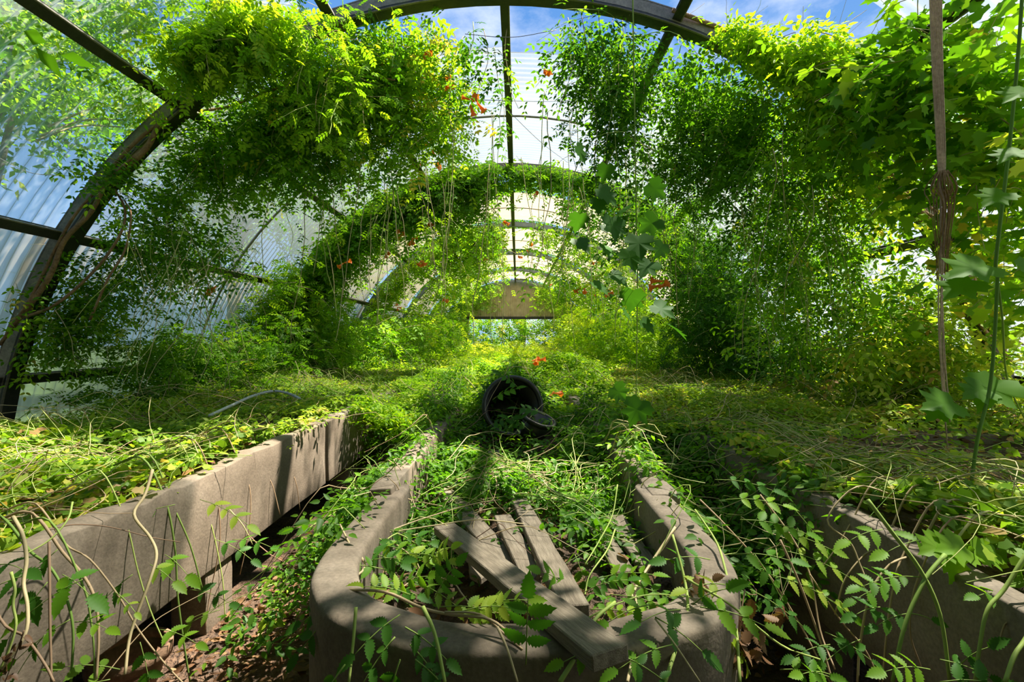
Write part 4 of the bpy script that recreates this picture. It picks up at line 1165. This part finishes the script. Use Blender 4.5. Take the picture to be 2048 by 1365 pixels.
# in the centre trough
hc = lambda x, y: .66 + .12 * sm(y, 2.0, 4.0) + .16 * (sm(-x, .36, .42) + sm(x, .62, .68)) + lump(x * 2, y * 2) * .6
def mc(x, y):
    m = sm(y, 1.42, 2.0)
    m = np.where((x > -.14) & (x < .36) & (y < 2.3), m * .15, m)
    m = np.where((x > .36) & (y < 1.9), m * .35, m)
    m = np.where((np.abs(x - .1) < .33) & (y > 3.1) & (y < 4.15), m * .22, m)
    m = np.where(((x < -.38) | (x > .66)) & (y < 3.6), m * .28, m)
    return m
cover('vine spilling over the far half of the round-ended trough', -.58, .82, 1.3, 4.2, 2100, 'tri', .080, 'leaf', hc, mc, .22, depth=.07, stems=150, lift=.6)
cover('mound of leaves on top of the black pot', -.20, .38, 4.02, 4.7, 2600, 'tri_m', .09, 'leaf', lambda x, y: 1.06 + lump(x * 2, y) - .9 * (x - .08) ** 2 * 3, one, .22, depth=.12, stems=20)
# open floor beyond the troughs
hf_ = lambda x, y: .80 + lump(x, y) * 1.5 - .15 * sm(y, 10, 20) + .35 * np.exp(-((x - 1.1) / .7) ** 2 - ((y - 7.3) / .8) ** 2)
cover('bright creeper carpet in the centre beyond the pot', -1.35, 1.25, 4.2, 8.4, 1500, 'tri_m', .095, 'leaf_bright', hf_, one, .5, depth=.10, stems=220)
cover('bright creeper carpet below the second and third arches', -3.6, 3.6, 8.4, 13, 620, 'tri_m', .13, 'leaf_bright', hf_, one, .5, depth=.14, stems=160)
cover('far creeper carpet towards the end wall', -4, 4, 13, 25.6, 200, 'tri_s', .24, 'leaf_bright', hf_, one, .55, depth=.2, stems=60)
# bushy growth along both side walls
def bush(lab, segs, mat, kind, size, mu=.35):
    c = segs[0]
    t = thing('leafy_shrub', lab, 'shrub', (c[0], c[2], 0))
    f = Fol(); al = []
    for (x0, x1, y0, y1, z0, z1, n, Ln) in segs:
        st_ = np.stack([rng.uniform(x0, x1, n), rng.uniform(y0, y1, n), rng.uniform(z0, z1, n)], -1)
        if y0 < 27: st_ = st_[inside(st_, .2)]
        n = len(st_)
        ln = shoots(st_, rvec(n) + np.array([0, -.2, .5]), Ln * rng.uniform(.5, 1.4, n), 6, 1.6)
        leaf_shoots(f, ln, kind, size, mu, clip=y0 < 27); al.append(ln[::3])
    f.build('foliage', M[mat], t)
    ls = np.concatenate(al); stems_obj('shoot_stems', ls, rng.uniform(.002, .005, len(ls)), t)
    return t
bush('low shrubs along the left wall behind the nearest trough', [(-4.4, -3.2, 4.6, 7.0, .5, 1.45, 520, .4), (-4.4, -2.8, 5.2, 8.0, .4, 1.5, 500, .45)], 'leaf', 'frond4', .15, .4)
bush('tall bright shrub against the left wall in front of the second arch', [(-4.2, -3.3, 7.0, 8.2, .8, 3.0, 620, .45), (-3.6, -2.6, 7.4, 8.4, .6, 1.9, 330, .45)], 'leaf_bright', 'frond4', .16, .35)
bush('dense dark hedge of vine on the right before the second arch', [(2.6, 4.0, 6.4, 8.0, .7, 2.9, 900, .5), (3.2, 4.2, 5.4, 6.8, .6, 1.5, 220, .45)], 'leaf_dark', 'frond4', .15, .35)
bush('low yellow-green growth along the right wall', [(3.4, 4.4, 3.6, 6.0, .7, 1.35, 420, .35)], 'leaf_olive', 'tri', .12, .6)
bush('shrubs under the third arch on the left', [(-4.2, -2.2, 9, 12.6, .5, 1.7, 480, .6)], 'leaf', 'frond3', .22, .45)
bush('shrubs under the third arch on the right', [(1.9, 4.2, 9, 12.6, .5, 2.0, 560, .6)], 'leaf_bright', 'frond3', .22, .4)
bush('shrubs along the far left wall', [(-4.2, -2.0, 13, 24, .5, 2.0, 420, .9)], 'leaf', 'frond3', .32, .5)
bush('shrubs along the far right wall', [(1.6, 4.2, 13, 24, .5, 2.2, 420, .9)], 'leaf_bright', 'frond3', .32, .5)
bush('bright grassy shrub in the centre before the end wall', [(-1.5, 1.6, 15, 18, .5, 1.1, 220, .7)], 'leaf_bright', 'frond3', .26, .8)

bush('green shrubs outside beyond the open end wall', [(-3.2, 3.2, 28, 30, .2, 3.0, 420, .9)], 'leaf', 'frond3', .4, .6)
# ------------------------------------------------------------------ foreground vines, every leaf an object
lf = thing('trailing_vine', 'stems trailing over the front of the left trough, leaves hanging at the lower left', 'vine', (-1.35, 1.4, .8))
# stems: pixel path, depth from..to, radius, tint (0 green .. 1 brown)
def pstem(parent, pix, Y0, Y1, r, tint, name='stem'):
    n = len(pix)
    pts = [P(x, y, Y0 + (Y1 - Y0) * k / (n - 1)) for k, (x, y) in enumerate(pix)]
    p0 = pts[0]
    if .60 < p0[2] < .86 and pix[0] != (26, 1034):      # grows out of the trough and over its rim
        sx = -1 if p0[0] < -.9 else (1 if p0[0] > 1.1 else 0)
        if sx: pts = [p0 + np.array([sx * .30, .10, .88 - p0[2]]), p0 + np.array([sx * .12, .03, .93 - p0[2]])] + pts
    return tube_obj(name, pts, r, M['stem'], parent, sides=6, taper=.75, n=5, tint=tint)
for pix, Y0, Y1, r, tn in (
    ([(26, 1034), (45, 1070), (53, 1120), (47, 1168), (55, 1215), (50, 1270), (5, 1340)], 1.25, 1.1, .0045, .62),
    ([(22, 1145), (30, 1180), (26, 1210), (32, 1250), (18, 1300), (0, 1340)], 1.15, 1.1, .0032, .35),
    ([(60, 1103), (100, 1135), (130, 1190), (146, 1260), (142, 1365)], 1.38, 1.3, .004, .05),
    ([(125, 1105), (165, 1150), (190, 1200), (197, 1270), (192, 1365)], 1.40, 1.3, .0045, .85),
    ([(130, 1088), (180, 1120), (235, 1190), (280, 1265), (340, 1340), (400, 1400)], 1.48, 1.45, .003, .8),
    ([(98, 1085), (99, 1150), (100, 1250), (103, 1365)], 1.30, 1.2, .0035, .95),
    ([(305, 940), (290, 990), (268, 1030), (300, 1075), (313, 1110), (300, 1160), (262, 1265), (250, 1350)], 1.75, 1.35, .0052, .66),
    ([(165, 1170), (180, 1230), (188, 1300), (189, 1365)], 1.34, 1.3, .003, .1),
    ([(0, 1238), (50, 1275), (90, 1330), (108, 1365)], 1.2, 1.15, .0035, .95),
    ([(250, 1040), (275, 1140), (300, 1220), (330, 1290)], 1.85, 1.8, .003, .3),
    ([(330, 1000), (350, 1100), (355, 1190), (368, 1290), (380, 1365)], 2.05, 2.0, .0045, .1),
    ([(345, 1010), (380, 1090), (405, 1180)], 2.1, 2.1, .004, .15),
    ([(400, 985), (425, 1060), (445, 1160), (450, 1240)], 2.35, 2.3, .003, .25),
    ([(430, 980), (440, 1080), (420, 1190), (410, 1260)], 2.4, 2.3, .003, .95),
    ([(480, 930), (500, 980), (498, 1060), (480, 1150)], 2.7, 2.6, .003, .9),
    ([(420, 975), (450, 1010), (485, 1050), (505, 1090)], 2.45, 2.5, .003, .5),
    ([(560, 900), (590, 960), (600, 1020)], 3.2, 3.2, .003, .9),
    ([(500, 920), (540, 960), (560, 1030)], 2.9, 2.9, .003, .9),
    ([(100, 1060), (150, 1050), (220, 1055), (300, 1075), (360, 1085)], 1.45, 1.8, .002, .97),
    ([(145, 1005), (135, 1040), (100, 1080), (50, 1110)], 1.5, 1.35, .003, .3)):
    pstem(lf, pix, Y0, Y1, r, tn)
for (x, y, Y, dx, dz, Ln, pr, s) in ((125, 1150, 1.33, 1, -.2, .10, 1, .075), (115, 1100, 1.36, -.5, -.5, .10, 1, .06), (60, 1150, 1.3, -1, -.1, .09, 1, .06), (95, 1165, 1.3, -.3, -.5, .12, 1, .075),
                                 (265, 1150, 1.55, -.7, -.5, .12, 2, .07), (330, 1110, 1.7, .6, -.1, .12, 1, .07), (300, 1130, 1.6, 1, -.2, .10, 1, .06), (140, 1240, 1.3, -.6, -.3, .12, 1, .05), (150, 1245, 1.3, .9, .25, .12, 2, .045),
                                 (90, 1270, 1.25, -.4, -.6, .09, 1, .05), (165, 1160, 1.3, -.8, -.3, .12, 1, .085), (280, 1285, 1.5, .5, -.9, .12, 2, .05), (320, 1260, 1.5, 1, .1, .14, 2, .045), (240, 1340, 1.35, -.6, .4, .14, 2, .05), (220, 1360, 1.3, -1, 0, .12, 1, .05), (230, 1185, 1.45, .6, -.1, .10, 2, .03),
                                 (400, 1000, 2.1, 1, -.1, .25, 3, .07), (350, 1010, 2.0, -1, -.1, .25, 3, .07), (430, 1080, 2.2, 1, -.1, .2, 2, .06), (465, 1080, 2.3, 1, .2, .22, 2, .06), (380, 1180, 2.0, 1, .1, .2, 2, .06), (440, 1220, 2.0, -1, -.2, .16, 2, .06), (0, 1130, 1.25, .8, .2, .1, 1, .06),
                                 (440, 1270, 2.1, .8, .3, .2, 2, .055), (480, 1240, 2.2, .8, .3, .2, 2, .055), (520, 1290, 2.0, .8, .3, .2, 3, .055), (560, 1250, 2.2, -.6, .3, .2, 3, .055)):
    sprig(lf, P(x, y, Y), (dx, -.25, dz), Vector((0, -.45, 1)) + rnd3(.12), Ln, pr, s, random.choice(('leaf', 'leaf', 'leaf_olive')), random.uniform(.2, .6))
db = thing('dried_seed_head', 'dark dried flower cluster hanging at the lower left edge', 'seed head', tuple(P(30, 1310, 1.1)))
for k in range(16):
    p = P(40 - k * 2 + random.uniform(-12, 12), 1270 + k * 6, 1.1)
    leaf_obj(db, p, rnd3(1) + Vector((0, 0, -.4)), rnd3(1) + Vector((0, -.5, .2)), random.uniform(.014, .026), 'serrated', 'leaf_dead', random.uniform(0, .3))
tube_obj('stem', [P(48, 1262, 1.1), P(35, 1300, 1.1), P(10, 1365, 1.1)], .0015, M['stem'], db, tint=1.0)

tv = thing('trailing_vine', 'vine sprawling over the rim of the round-ended trough, blue-green leaves hanging at its front', 'vine', (.1, 1.1, .8))
for pix, Y0, Y1, r, tn in (
    ([(200, 1365), (300, 1250), (420, 1180)], 1.6, 1.9, .002, .8),
    ([(846, 1215), (870, 1270), (890, 1365)], 1.0, .9, .0045, .3),
    ([(712, 1215), (706, 1290), (698, 1365)], 1.05, .98, .0038, .3),
    ([(670, 1180), (730, 1135), (700, 1090), (680, 1050)], 1.35, 1.6, .004, .75),
    ([(690, 1180), (770, 1185), (840, 1215), (900, 1230), (980, 1240), (1040, 1290)], 1.25, 1.0, .004, .8),
    ([(890, 1225), (960, 1230), (1010, 1270), (1045, 1300)], 1.1, 1.0, .003, .8),
    ([(995, 1255), (1015, 1300), (1035, 1365)], 1.0, .92, .003, .7),
    ([(860, 1150), (905, 1165), (925, 1190), (950, 1215), (1020, 1232)], 1.35, 1.1, .002, .85),
    ([(760, 1070), (840, 1040), (940, 1010), (1000, 1000)], 1.8, 2.2, .003, .75),
    ([(710, 1070), (780, 1065), (880, 1050), (960, 1040), (1060, 1050)], 1.75, 1.9, .003, .6),
    ([(1120, 1365), (1160, 1300), (1190, 1240), (1230, 1205)], .95, 1.15, .005, .25),
    ([(1255, 1365), (1275, 1270), (1285, 1230), (1275, 1180), (1350, 1060)], .95, 1.6, .0035, .65),
    ([(1330, 1365), (1355, 1290), (1375, 1230), (1370, 1165), (1345, 1070)], .98, 1.3, .0045, .3),
    ([(1480, 1365), (1470, 1240), (1448, 1130), (1430, 1080), (1390, 1020)], 1.1, 1.6, .004, .3),
    ([(1310, 1238), (1350, 1290), (1400, 1365)], 1.05, .95, .002, .6),
    ([(1230, 1060), (1215, 1100), (1180, 1150), (1170, 1190)], 1.7, 1.35, .0028, .3),
    ([(1235, 970), (1225, 1030), (1200, 1080), (1170, 1130)], 1.9, 1.6, .0028, .3),
    ([(1350, 1055), (1300, 1130), (1272, 1175), (1258, 1210)], 1.6, 1.3, .0045, .62),
    ([(1170, 1240), (1230, 1210), (1300, 1190), (1380, 1195)], 1.1, 1.2, .002, .2),
    ([(1375, 1160), (1460, 1210), (1560, 1290), (1640, 1320)], 1.15, 1.2, .003, .35),
    ([(1400, 1000), (1450, 1050), (1530, 1140), (1600, 1250), (1660, 1365)], 1.8, 1.4, .003, .85),
    ([(1520, 990), (1580, 1070), (1620, 1150), (1640, 1260), (1670, 1340)], 1.9, 1.5, .0035, .85)):
    pstem(tv, pix, Y0, Y1, r, tn)
for (x, y, Y, dx, dz, Ln, pr, s, mt) in (
    (1052, 1330, .95, .02, 1.2, .20, 3, .055, 'leaf_dark'), (800, 1230, 1.05, -.3, -.1, .10, 2, .045, 'leaf_dark'), (810, 1255, 1.0, .5, -.1, .10, 2, .04, 'leaf_dark'), (790, 1275, 1.0, -.5, -.5, .09, 2, .04, 'leaf_dark'),
    (820, 1290, 1.0, .6, -.4, .09, 2, .04, 'leaf_dark'), (800, 1320, .98, -.2, -.6, .09, 2, .038, 'leaf_dark'), (830, 1320, .98, .7, -.3, .08, 2, .036, 'leaf_dark'), (690, 1330, .98, -.5, -.6, .1, 2, .035, 'leaf'),
    (880, 1215, 1.15, .9, .25, .14, 3, .045, 'leaf_olive'), (920, 1225, 1.12, .8, .4, .14, 3, .045, 'leaf_olive'), (870, 1195, 1.25, .4, .9, .15, 3, .045, 'leaf_dark'), (960, 1215, 1.15, .9, .5, .13, 3, .045, 'leaf_olive'),
    (820, 1190, 1.3, -.6, .4, .14, 3, .045, 'leaf_olive'), (780, 1180, 1.35, .6, .5, .15, 3, .045, 'leaf'), (740, 1165, 1.4, .8, .1, .15, 3, .05, 'leaf'), (700, 1195, 1.25, -1, -.2, .12, 2, .05, 'leaf_dark'), (680, 1210, 1.2, -.6, -.5, .12, 2, .05, 'leaf_dark'),
    (720, 1130, 1.5, .5, .3, .18, 3, .05, 'leaf'), (690, 1100, 1.6, .9, .1, .2, 3, .055, 'leaf'), (740, 1090, 1.65, .9, .1, .2, 3, .055, 'leaf'), (660, 1070, 1.7, .8, .2, .2, 3, .055, 'leaf'), (800, 1110, 1.6, .7, .2, .18, 3, .05, 'leaf_olive'),
    (850, 1130, 1.5, .3, .4, .16, 3, .045, 'leaf_olive'), (770, 1140, 1.45, -.6, .3, .15, 3, .045, 'leaf'), (830, 1165, 1.35, .7, -.1, .13, 3, .042, 'leaf_olive'), (760, 1060, 1.8, .9, .1, .2, 3, .055, 'leaf'), (700, 1050, 1.8, -.7, .2, .2, 3, .055, 'leaf'),
    (1160, 1190, 1.3, .6, .5, .16, 4, .04, 'leaf'), (1190, 1160, 1.4, .8, .4, .18, 4, .045, 'leaf'), (1220, 1190, 1.3, 1, .1, .16, 4, .045, 'leaf'), (1180, 1220, 1.2, .9, .2, .15, 4, .04, 'leaf_bright'), (1250, 1170, 1.35, .9, .0, .16, 4, .045, 'leaf'),
    (1150, 1110, 1.7, .3, -.7, .18, 4, .05, 'leaf'), (1210, 1110, 1.7, .4, -.7, .18, 4, .05, 'leaf'), (1140, 1180, 1.35, -.4, .5, .14, 3, .045, 'leaf'), (1280, 1010, 2.0, .9, .1, .22, 4, .06, 'leaf'), (1100, 1000, 2.1, .5, -.4, .2, 4, .055, 'leaf'),
    (1310, 1235, 1.05, .6, -.2, .10, 1, .055, 'leaf'), (1360, 1220, 1.05, -.6, .1, .10, 1, .05, 'leaf'), (1300, 1210, 1.08, -.8, .0, .1, 1, .05, 'leaf'), (1385, 1210, 1.05, .4, .5, .10, 1, .05, 'leaf'), (1400, 1215, 1.05, 1, .05, .13, 2, .055, 'leaf'),
    (1345, 1290, 1.0, -1, -.05, .12, 2, .045, 'leaf'), (1240, 1310, .95, 1, -.3, .12, 2, .04, 'leaf'), (1240, 1290, .97, -.8, .1, .12, 2, .04, 'leaf'), (1450, 1170, 1.2, -.6, .2, .12, 2, .045, 'leaf_olive'), (1420, 1120, 1.3, -.8, .3, .14, 2, .05, 'leaf'),
    (1460, 1110, 1.3, .7, .2, .15, 2, .05, 'leaf'), (1480, 1040, 1.6, 1, .1, .2, 3, .055, 'leaf'), (1450, 1000, 1.8, .9, .2, .2, 3, .055, 'leaf'), (1430, 960, 2.0, .8, .1, .22, 3, .06, 'leaf'), (1530, 1060, 1.6, 1, .0, .2, 3, .055, 'leaf_olive'),
    (1560, 1100, 1.55, 1, -.1, .2, 3, .05, 'leaf_olive'), (1510, 1110, 1.5, .4, -.6, .16, 3, .05, 'leaf_dark'), (1540, 1150, 1.5, .9, -.1, .18, 3, .05, 'leaf_olive'), (1500, 1180, 1.35, .8, -.3, .14, 3, .045, 'leaf')):
    sprig(tv, P(x, y, Y), (dx, -.2, dz), Vector((0, -.5, 1)) + rnd3(.12), Ln, pr, s, mt, random.uniform(.25, .65))
# crumpled dead leaves hanging in the right aisle
dl = thing('dried_leaf_cluster', 'crumpled reddish-brown dead leaves hanging right of the round-ended trough', 'dried leaves', tuple(P(1500, 1240, 1.25)))
for (x, y, n) in ((1490, 1215, 8), (1470, 1270, 10), (1465, 1300, 7), (1565, 1225, 7), (1515, 1280, 5), (1410, 1155, 6), (1380, 1165, 5), (1510, 1310, 4)):
    for k in range(n):
        leaf_obj(dl, P(x + random.uniform(-16, 16), y + random.uniform(-18, 18), 1.22 + random.uniform(-.05, .05)), rnd3(1) + Vector((0, 0, -.8)), rnd3(1), random.uniform(.03, .055), 'serrated', 'leaf_dead', random.uniform(.2, .9))
tube_obj('stem', [P(1490, 1180, 1.25), P(1480, 1240, 1.22), P(1470, 1320, 1.22)], .002, M['stem'], dl, tint=.9)

rv = thing('trailing_vine', 'arching stems and serrated leaves in front of the right trough wall', 'vine', (1.25, 1.4, .8))
for pix, Y0, Y1, r, tn in (
    ([(1735, 1000), (1780, 1060), (1840, 1140), (1880, 1230), (1900, 1365)], 1.35, 1.2, .0055, .22),
    ([(1890, 1110), (1850, 1160), (1810, 1250), (1785, 1365)], 1.3, 1.2, .0055, .12),
    ([(1835, 1100), (1780, 1130), (1740, 1190), (1720, 1290), (1715, 1365)], 1.5, 1.4, .004, .75),
    ([(1808, 1108), (1790, 1160), (1775, 1250), (1765, 1365)], 1.5, 1.4, .0035, .8),
    ([(1770, 1083), (1730, 1110), (1690, 1160), (1670, 1230)], 1.65, 1.6, .0035, .75),
    ([(1655, 1040), (1700, 1085), (1720, 1130), (1735, 1165)], 1.65, 1.55, .003, .7),
    ([(1700, 1050), (1670, 1100), (1640, 1140)], 1.75, 1.7, .003, .75),
    ([(1560, 1080), (1600, 1170), (1640, 1280), (1665, 1365)], 1.5, 1.35, .0035, .85),
    ([(1620, 1150), (1680, 1240), (1730, 1300), (1760, 1365)], 1.5, 1.4, .0025, .8),
    ([(2008, 1180), (1975, 1220), (1960, 1290), (1950, 1365)], 1.2, 1.15, .005, .2),
    ([(2060, 1265), (2030, 1310), (2010, 1365)], 1.1, 1.05, .0055, .25),
    ([(2040, 1225), (2010, 1250), (1995, 1300)], 1.2, 1.18, .0025, .9),
    ([(1835, 1160), (1820, 1260), (1840, 1330), (1850, 1365)], 1.35, 1.3, .0025, .9),
    ([(1900, 1105), (1950, 1090), (2050, 1100)], 1.4, 1.5, .004, .5)):
    pstem(rv, pix, Y0, Y1, r, tn)
for (x, y, Y, dx, dz, Ln, pr, s, mt) in (
    (1840, 1155, 1.35, -1, .22, .20, 4, .05, 'leaf'), (1790, 1170, 1.4, -.9, .05, .14, 2, .045, 'leaf'), (1815, 1228, 1.3, -.9, .05, .10, 2, .045, 'leaf'), (1820, 1228, 1.3, 1, .05, .05, 0, .045, 'leaf'),
    (1765, 1060, 1.5, -1, .05, .12, 2, .06, 'leaf'), (1760, 1215, 1.35, -1, .1, .08, 1, .05, 'leaf'), (1720, 1280, 1.35, -.8, -.1, .12, 2, .045, 'leaf_dark'), (1660, 1290, 1.35, -.8, .1, .12, 2, .045, 'leaf_dark'), (1650, 1265, 1.4, .7, -.2, .12, 2, .045, 'leaf_dark'),
    (1860, 1340, 1.15, -.9, .35, .14, 3, .05, 'leaf'), (1880, 1365, 1.1, .7, .3, .12, 2, .05, 'leaf'), (1880, 1320, 1.2, .7, .0, .1, 2, .045, 'leaf'), (1590, 1020, 1.8, .5, -.6, .2, 3, .055, 'leaf'), (1530, 1000, 1.9, .3, -.7, .2, 3, .055, 'leaf'),
    (1620, 1010, 1.9, 1, .0, .22, 3, .055, 'leaf_olive'), (1580, 1160, 1.5, 1, -.3, .18, 3, .045, 'leaf'), (1560, 1340, 1.3, .6, .2, .12, 2, .045, 'leaf'), (1500, 1350, 1.2, -.3, .8, .12, 2, .045, 'leaf_bright'), (1660, 1350, 1.3, -.5, .3, .12, 2, .045, 'leaf'),
    (1920, 1330, 1.2, .3, .6, .1, 1, .05, 'leaf'), (2010, 1190, 1.25, -.8, .3, .1, 2, .045, 'leaf'), (1860, 1080, 1.4, -1, .1, .15, 1, .06, 'leaf_bright')):
    sprig(rv, P(x, y, Y), (dx, -.2, dz), Vector((0, -.5, 1)) + rnd3(.12), Ln, pr, s, mt, random.uniform(.25, .6))
for (x, y, s, dx, dz) in ((1900, 1110, .095, .3, -1), (1930, 1095, .10, -1, .1), (1890, 1090, .09, -1, -.1), (1950, 1100, .08, 1, -.3)):
    leaf_obj(rv, P(x, y, 1.35), (dx, -.3, dz), Vector((0, -.6, .7)), s, 'lobed', 'leaf_bright', .3)

# dry leaf litter
def litter(lab, n, x0, x1, y0, y1, zf, size=.05):
    x = rng.uniform(x0, x1, n); y = rng.uniform(y0, y1, n)
    z = zf(x, y) + rng.uniform(.005, .035, n)
    f = Fol(); a = rng.uniform(0, 2 * pi, n)
    f.add('ovate', np.stack([x, y, z], -1), np.stack([np.cos(a), np.sin(a), rng.uniform(-.3, .4, n)], -1), np.array([0, 0, 1.]) + rng.normal(0, .4, (n, 3)), size * rng.uniform(.6, 1.3, n), tints(n, .5, .3))
    o = f.build('leaf_litter', M['leaf_dead'], None)
    tag(o, lab, 'leaves')
litter('dry brown leaf litter on the ground of the left aisle', 1500, -1.35, -.5, .6, 4, lambda x, y: 0 * x + .02)
litter('dry brown leaf litter on the ground of the right aisle', 700, .8, 1.32, .6, 4, lambda x, y: 0 * x + .02)
for x_, y_, dx_ in ((975, 855, .7), (1010, 870, .3), (1060, 862, -.5), (1090, 830, -.9), (985, 800, .6), (1040, 780, -.4)):
    sprig(tv, P(x_, y_, 3.35), (dx_, -.2, .5), Vector((0, -.4, 1)), .22, 3, .075, 'leaf', .3)
litter('curled brown leaves on the soil inside the round-ended trough', 420, -.33, .62, 1.35, 2.6, soilh, .05)
litter('brown dead leaves in the bare patches of the right trough', 1500, 1.45, 4.0, .8, 4.5, lambda x, y: .775 + 0 * x, .045)
litter('brown dead leaves in the bare patches of the left trough', 900, -2.95, -1.5, .8, 4.5, lambda x, y: .775 + 0 * x, .045)

# orange flowers at the places the photograph shows them
for (x, y, Y, par, s) in ((853, 98, 4.5, v1l, 1.1), (948, 203, 4.6, v1l, 1.3), (940, 195, 4.6, v1l, 1), (1106, 145, 4.8, v1r, 1.0), (900, 170, 4.7, v1l, .9), (845, 285, 5.4, v1l, 1), (868, 292, 5.4, v1l, 1), (878, 255, 5.3, v1l, 1.1), (900, 165, 4.8, v1l, .8),
                         (426, 572, 5.2, v1l, 1.2), (455, 345, 5.2, v1l, 1), (690, 525, 6.6, v2, 1.2), (845, 523, 7.6, v2, 1.3), (1318, 568, 4.6, v1r, 1.4), (1165, 575, 6.6, v2, 1.2), (1215, 585, 6.6, v2, 1.1),
                         (1065, 495, 7.6, v2, 1.2), (1005, 440, 7.6, v2, 1.2), (895, 605, 7.8, v2, 1.2), (870, 330, 7.9, v2, 1.3), (1360, 325, 5.2, v1r, 1.0), (1070, 720, 5.6, v2, 1.2), (1110, 780, 5.0, v2, 1.2), (830, 330, 7.9, v2, 1.2), (800, 470, 8.0, v2, 1.3), (820, 480, 8.0, v2, 1.3), (770, 505, 8.0, v2, 1.2), (1000, 960, 3.0, v2, .8)):
    flower(par, P(x, y, Y), s)

# ------------------------------------------------------------------ trees outside
def tree_meshes(seed, n=4200):
    r = np.random.default_rng(seed)
    f = Fol()
    cs = r.normal(0, 1, (26, 3)) * np.array([1.5, 1.5, 1.3]) + np.array([0, 0, 5.6])
    c = cs[r.integers(0, 26, n)]
    p = c + norm(r.normal(0, 1, (n, 3))) * (r.uniform(.3, 1.0, (n, 1)) ** .5) * .95
    f.add('tri_s', p, r.normal(0, 1, (n, 3)) + [0, 0, -.4], r.normal(0, .6, (n, 3)) + [0, 0, 1], r.uniform(.2, .36, n), np.clip(r.normal(.45, .2, n), 0, 1))
    V = np.vstack(f.V); T = np.vstack(f.T)
    me = npmesh('crown', V, T, np.concatenate(f.t)); me.materials.append(M['leaf'])
    lines = [catmull([(0, 0, 0), (.1, .05, 2), (-.05, 0, 4), (.1, 0, 6)], 4)]
    for k in range(7):
        e = cs[k]; lines.append(catmull([(0, 0, 2.2 + .3 * k), (e[0] * .4, e[1] * .4, 3.4 + .2 * k), (e[0] * .8, e[1] * .8, e[2] - .3), tuple(e)], 4))
    V2, Q2 = tubes_vf(np.stack(lines), [.2] + [.07] * 7, 7, .3)
    mt = npmesh('trunk', V2, Q2, smooth=True); mt.materials.append(M['trunk'])
    return me, mt
TM = [tree_meshes(1), tree_meshes(2)]
spots = [(-11.5, 1.0, .9, 'tree outside the left wall, dim through the nearest clear sheets'), (-9.5, 8.5, 1.15, 'tree outside the left wall beside the second bay'),
         (-8, 14, 1.1, 'tree outside the left wall beside the third arch'), (-8.5, 21, 1.2, 'far tree outside the left wall'), (9, 15, 1.1, 'tree outside the right wall beside the third arch'),
         (8.8, 22, 1.2, 'far tree outside the right wall'), (7.0, 33, 1.3, 'big tree beyond the end wall, right of the ridge'), (-6.5, 34, 1.2, 'tree beyond the end wall, left of the ridge'),
         (10, 5, .9, 'tree outside the right wall beside the nearest arch'), (0.5, 46, 1.8, 'tallest tree far beyond the end wall'), (-17, -5, 1.2, 'tree outside at the far left edge')]
for k, (x, y, s, lab) in enumerate(spots):
    t = thing('tree', lab, 'tree', (x, y, -.06))
    me, mt = TM[k % 2]
    for nm, d_ in (('crown', me), ('trunk', mt)):
        o = bpy.data.objects.new(nm, d_); COL.objects.link(o); o.parent = t
        if nm == 'crown': o['kind'] = 'stuff'
    t.rotation_euler = (0, 0, k * 1.3); t.scale = (s, s, s * 1.05)
print('TRIS', TRIS)
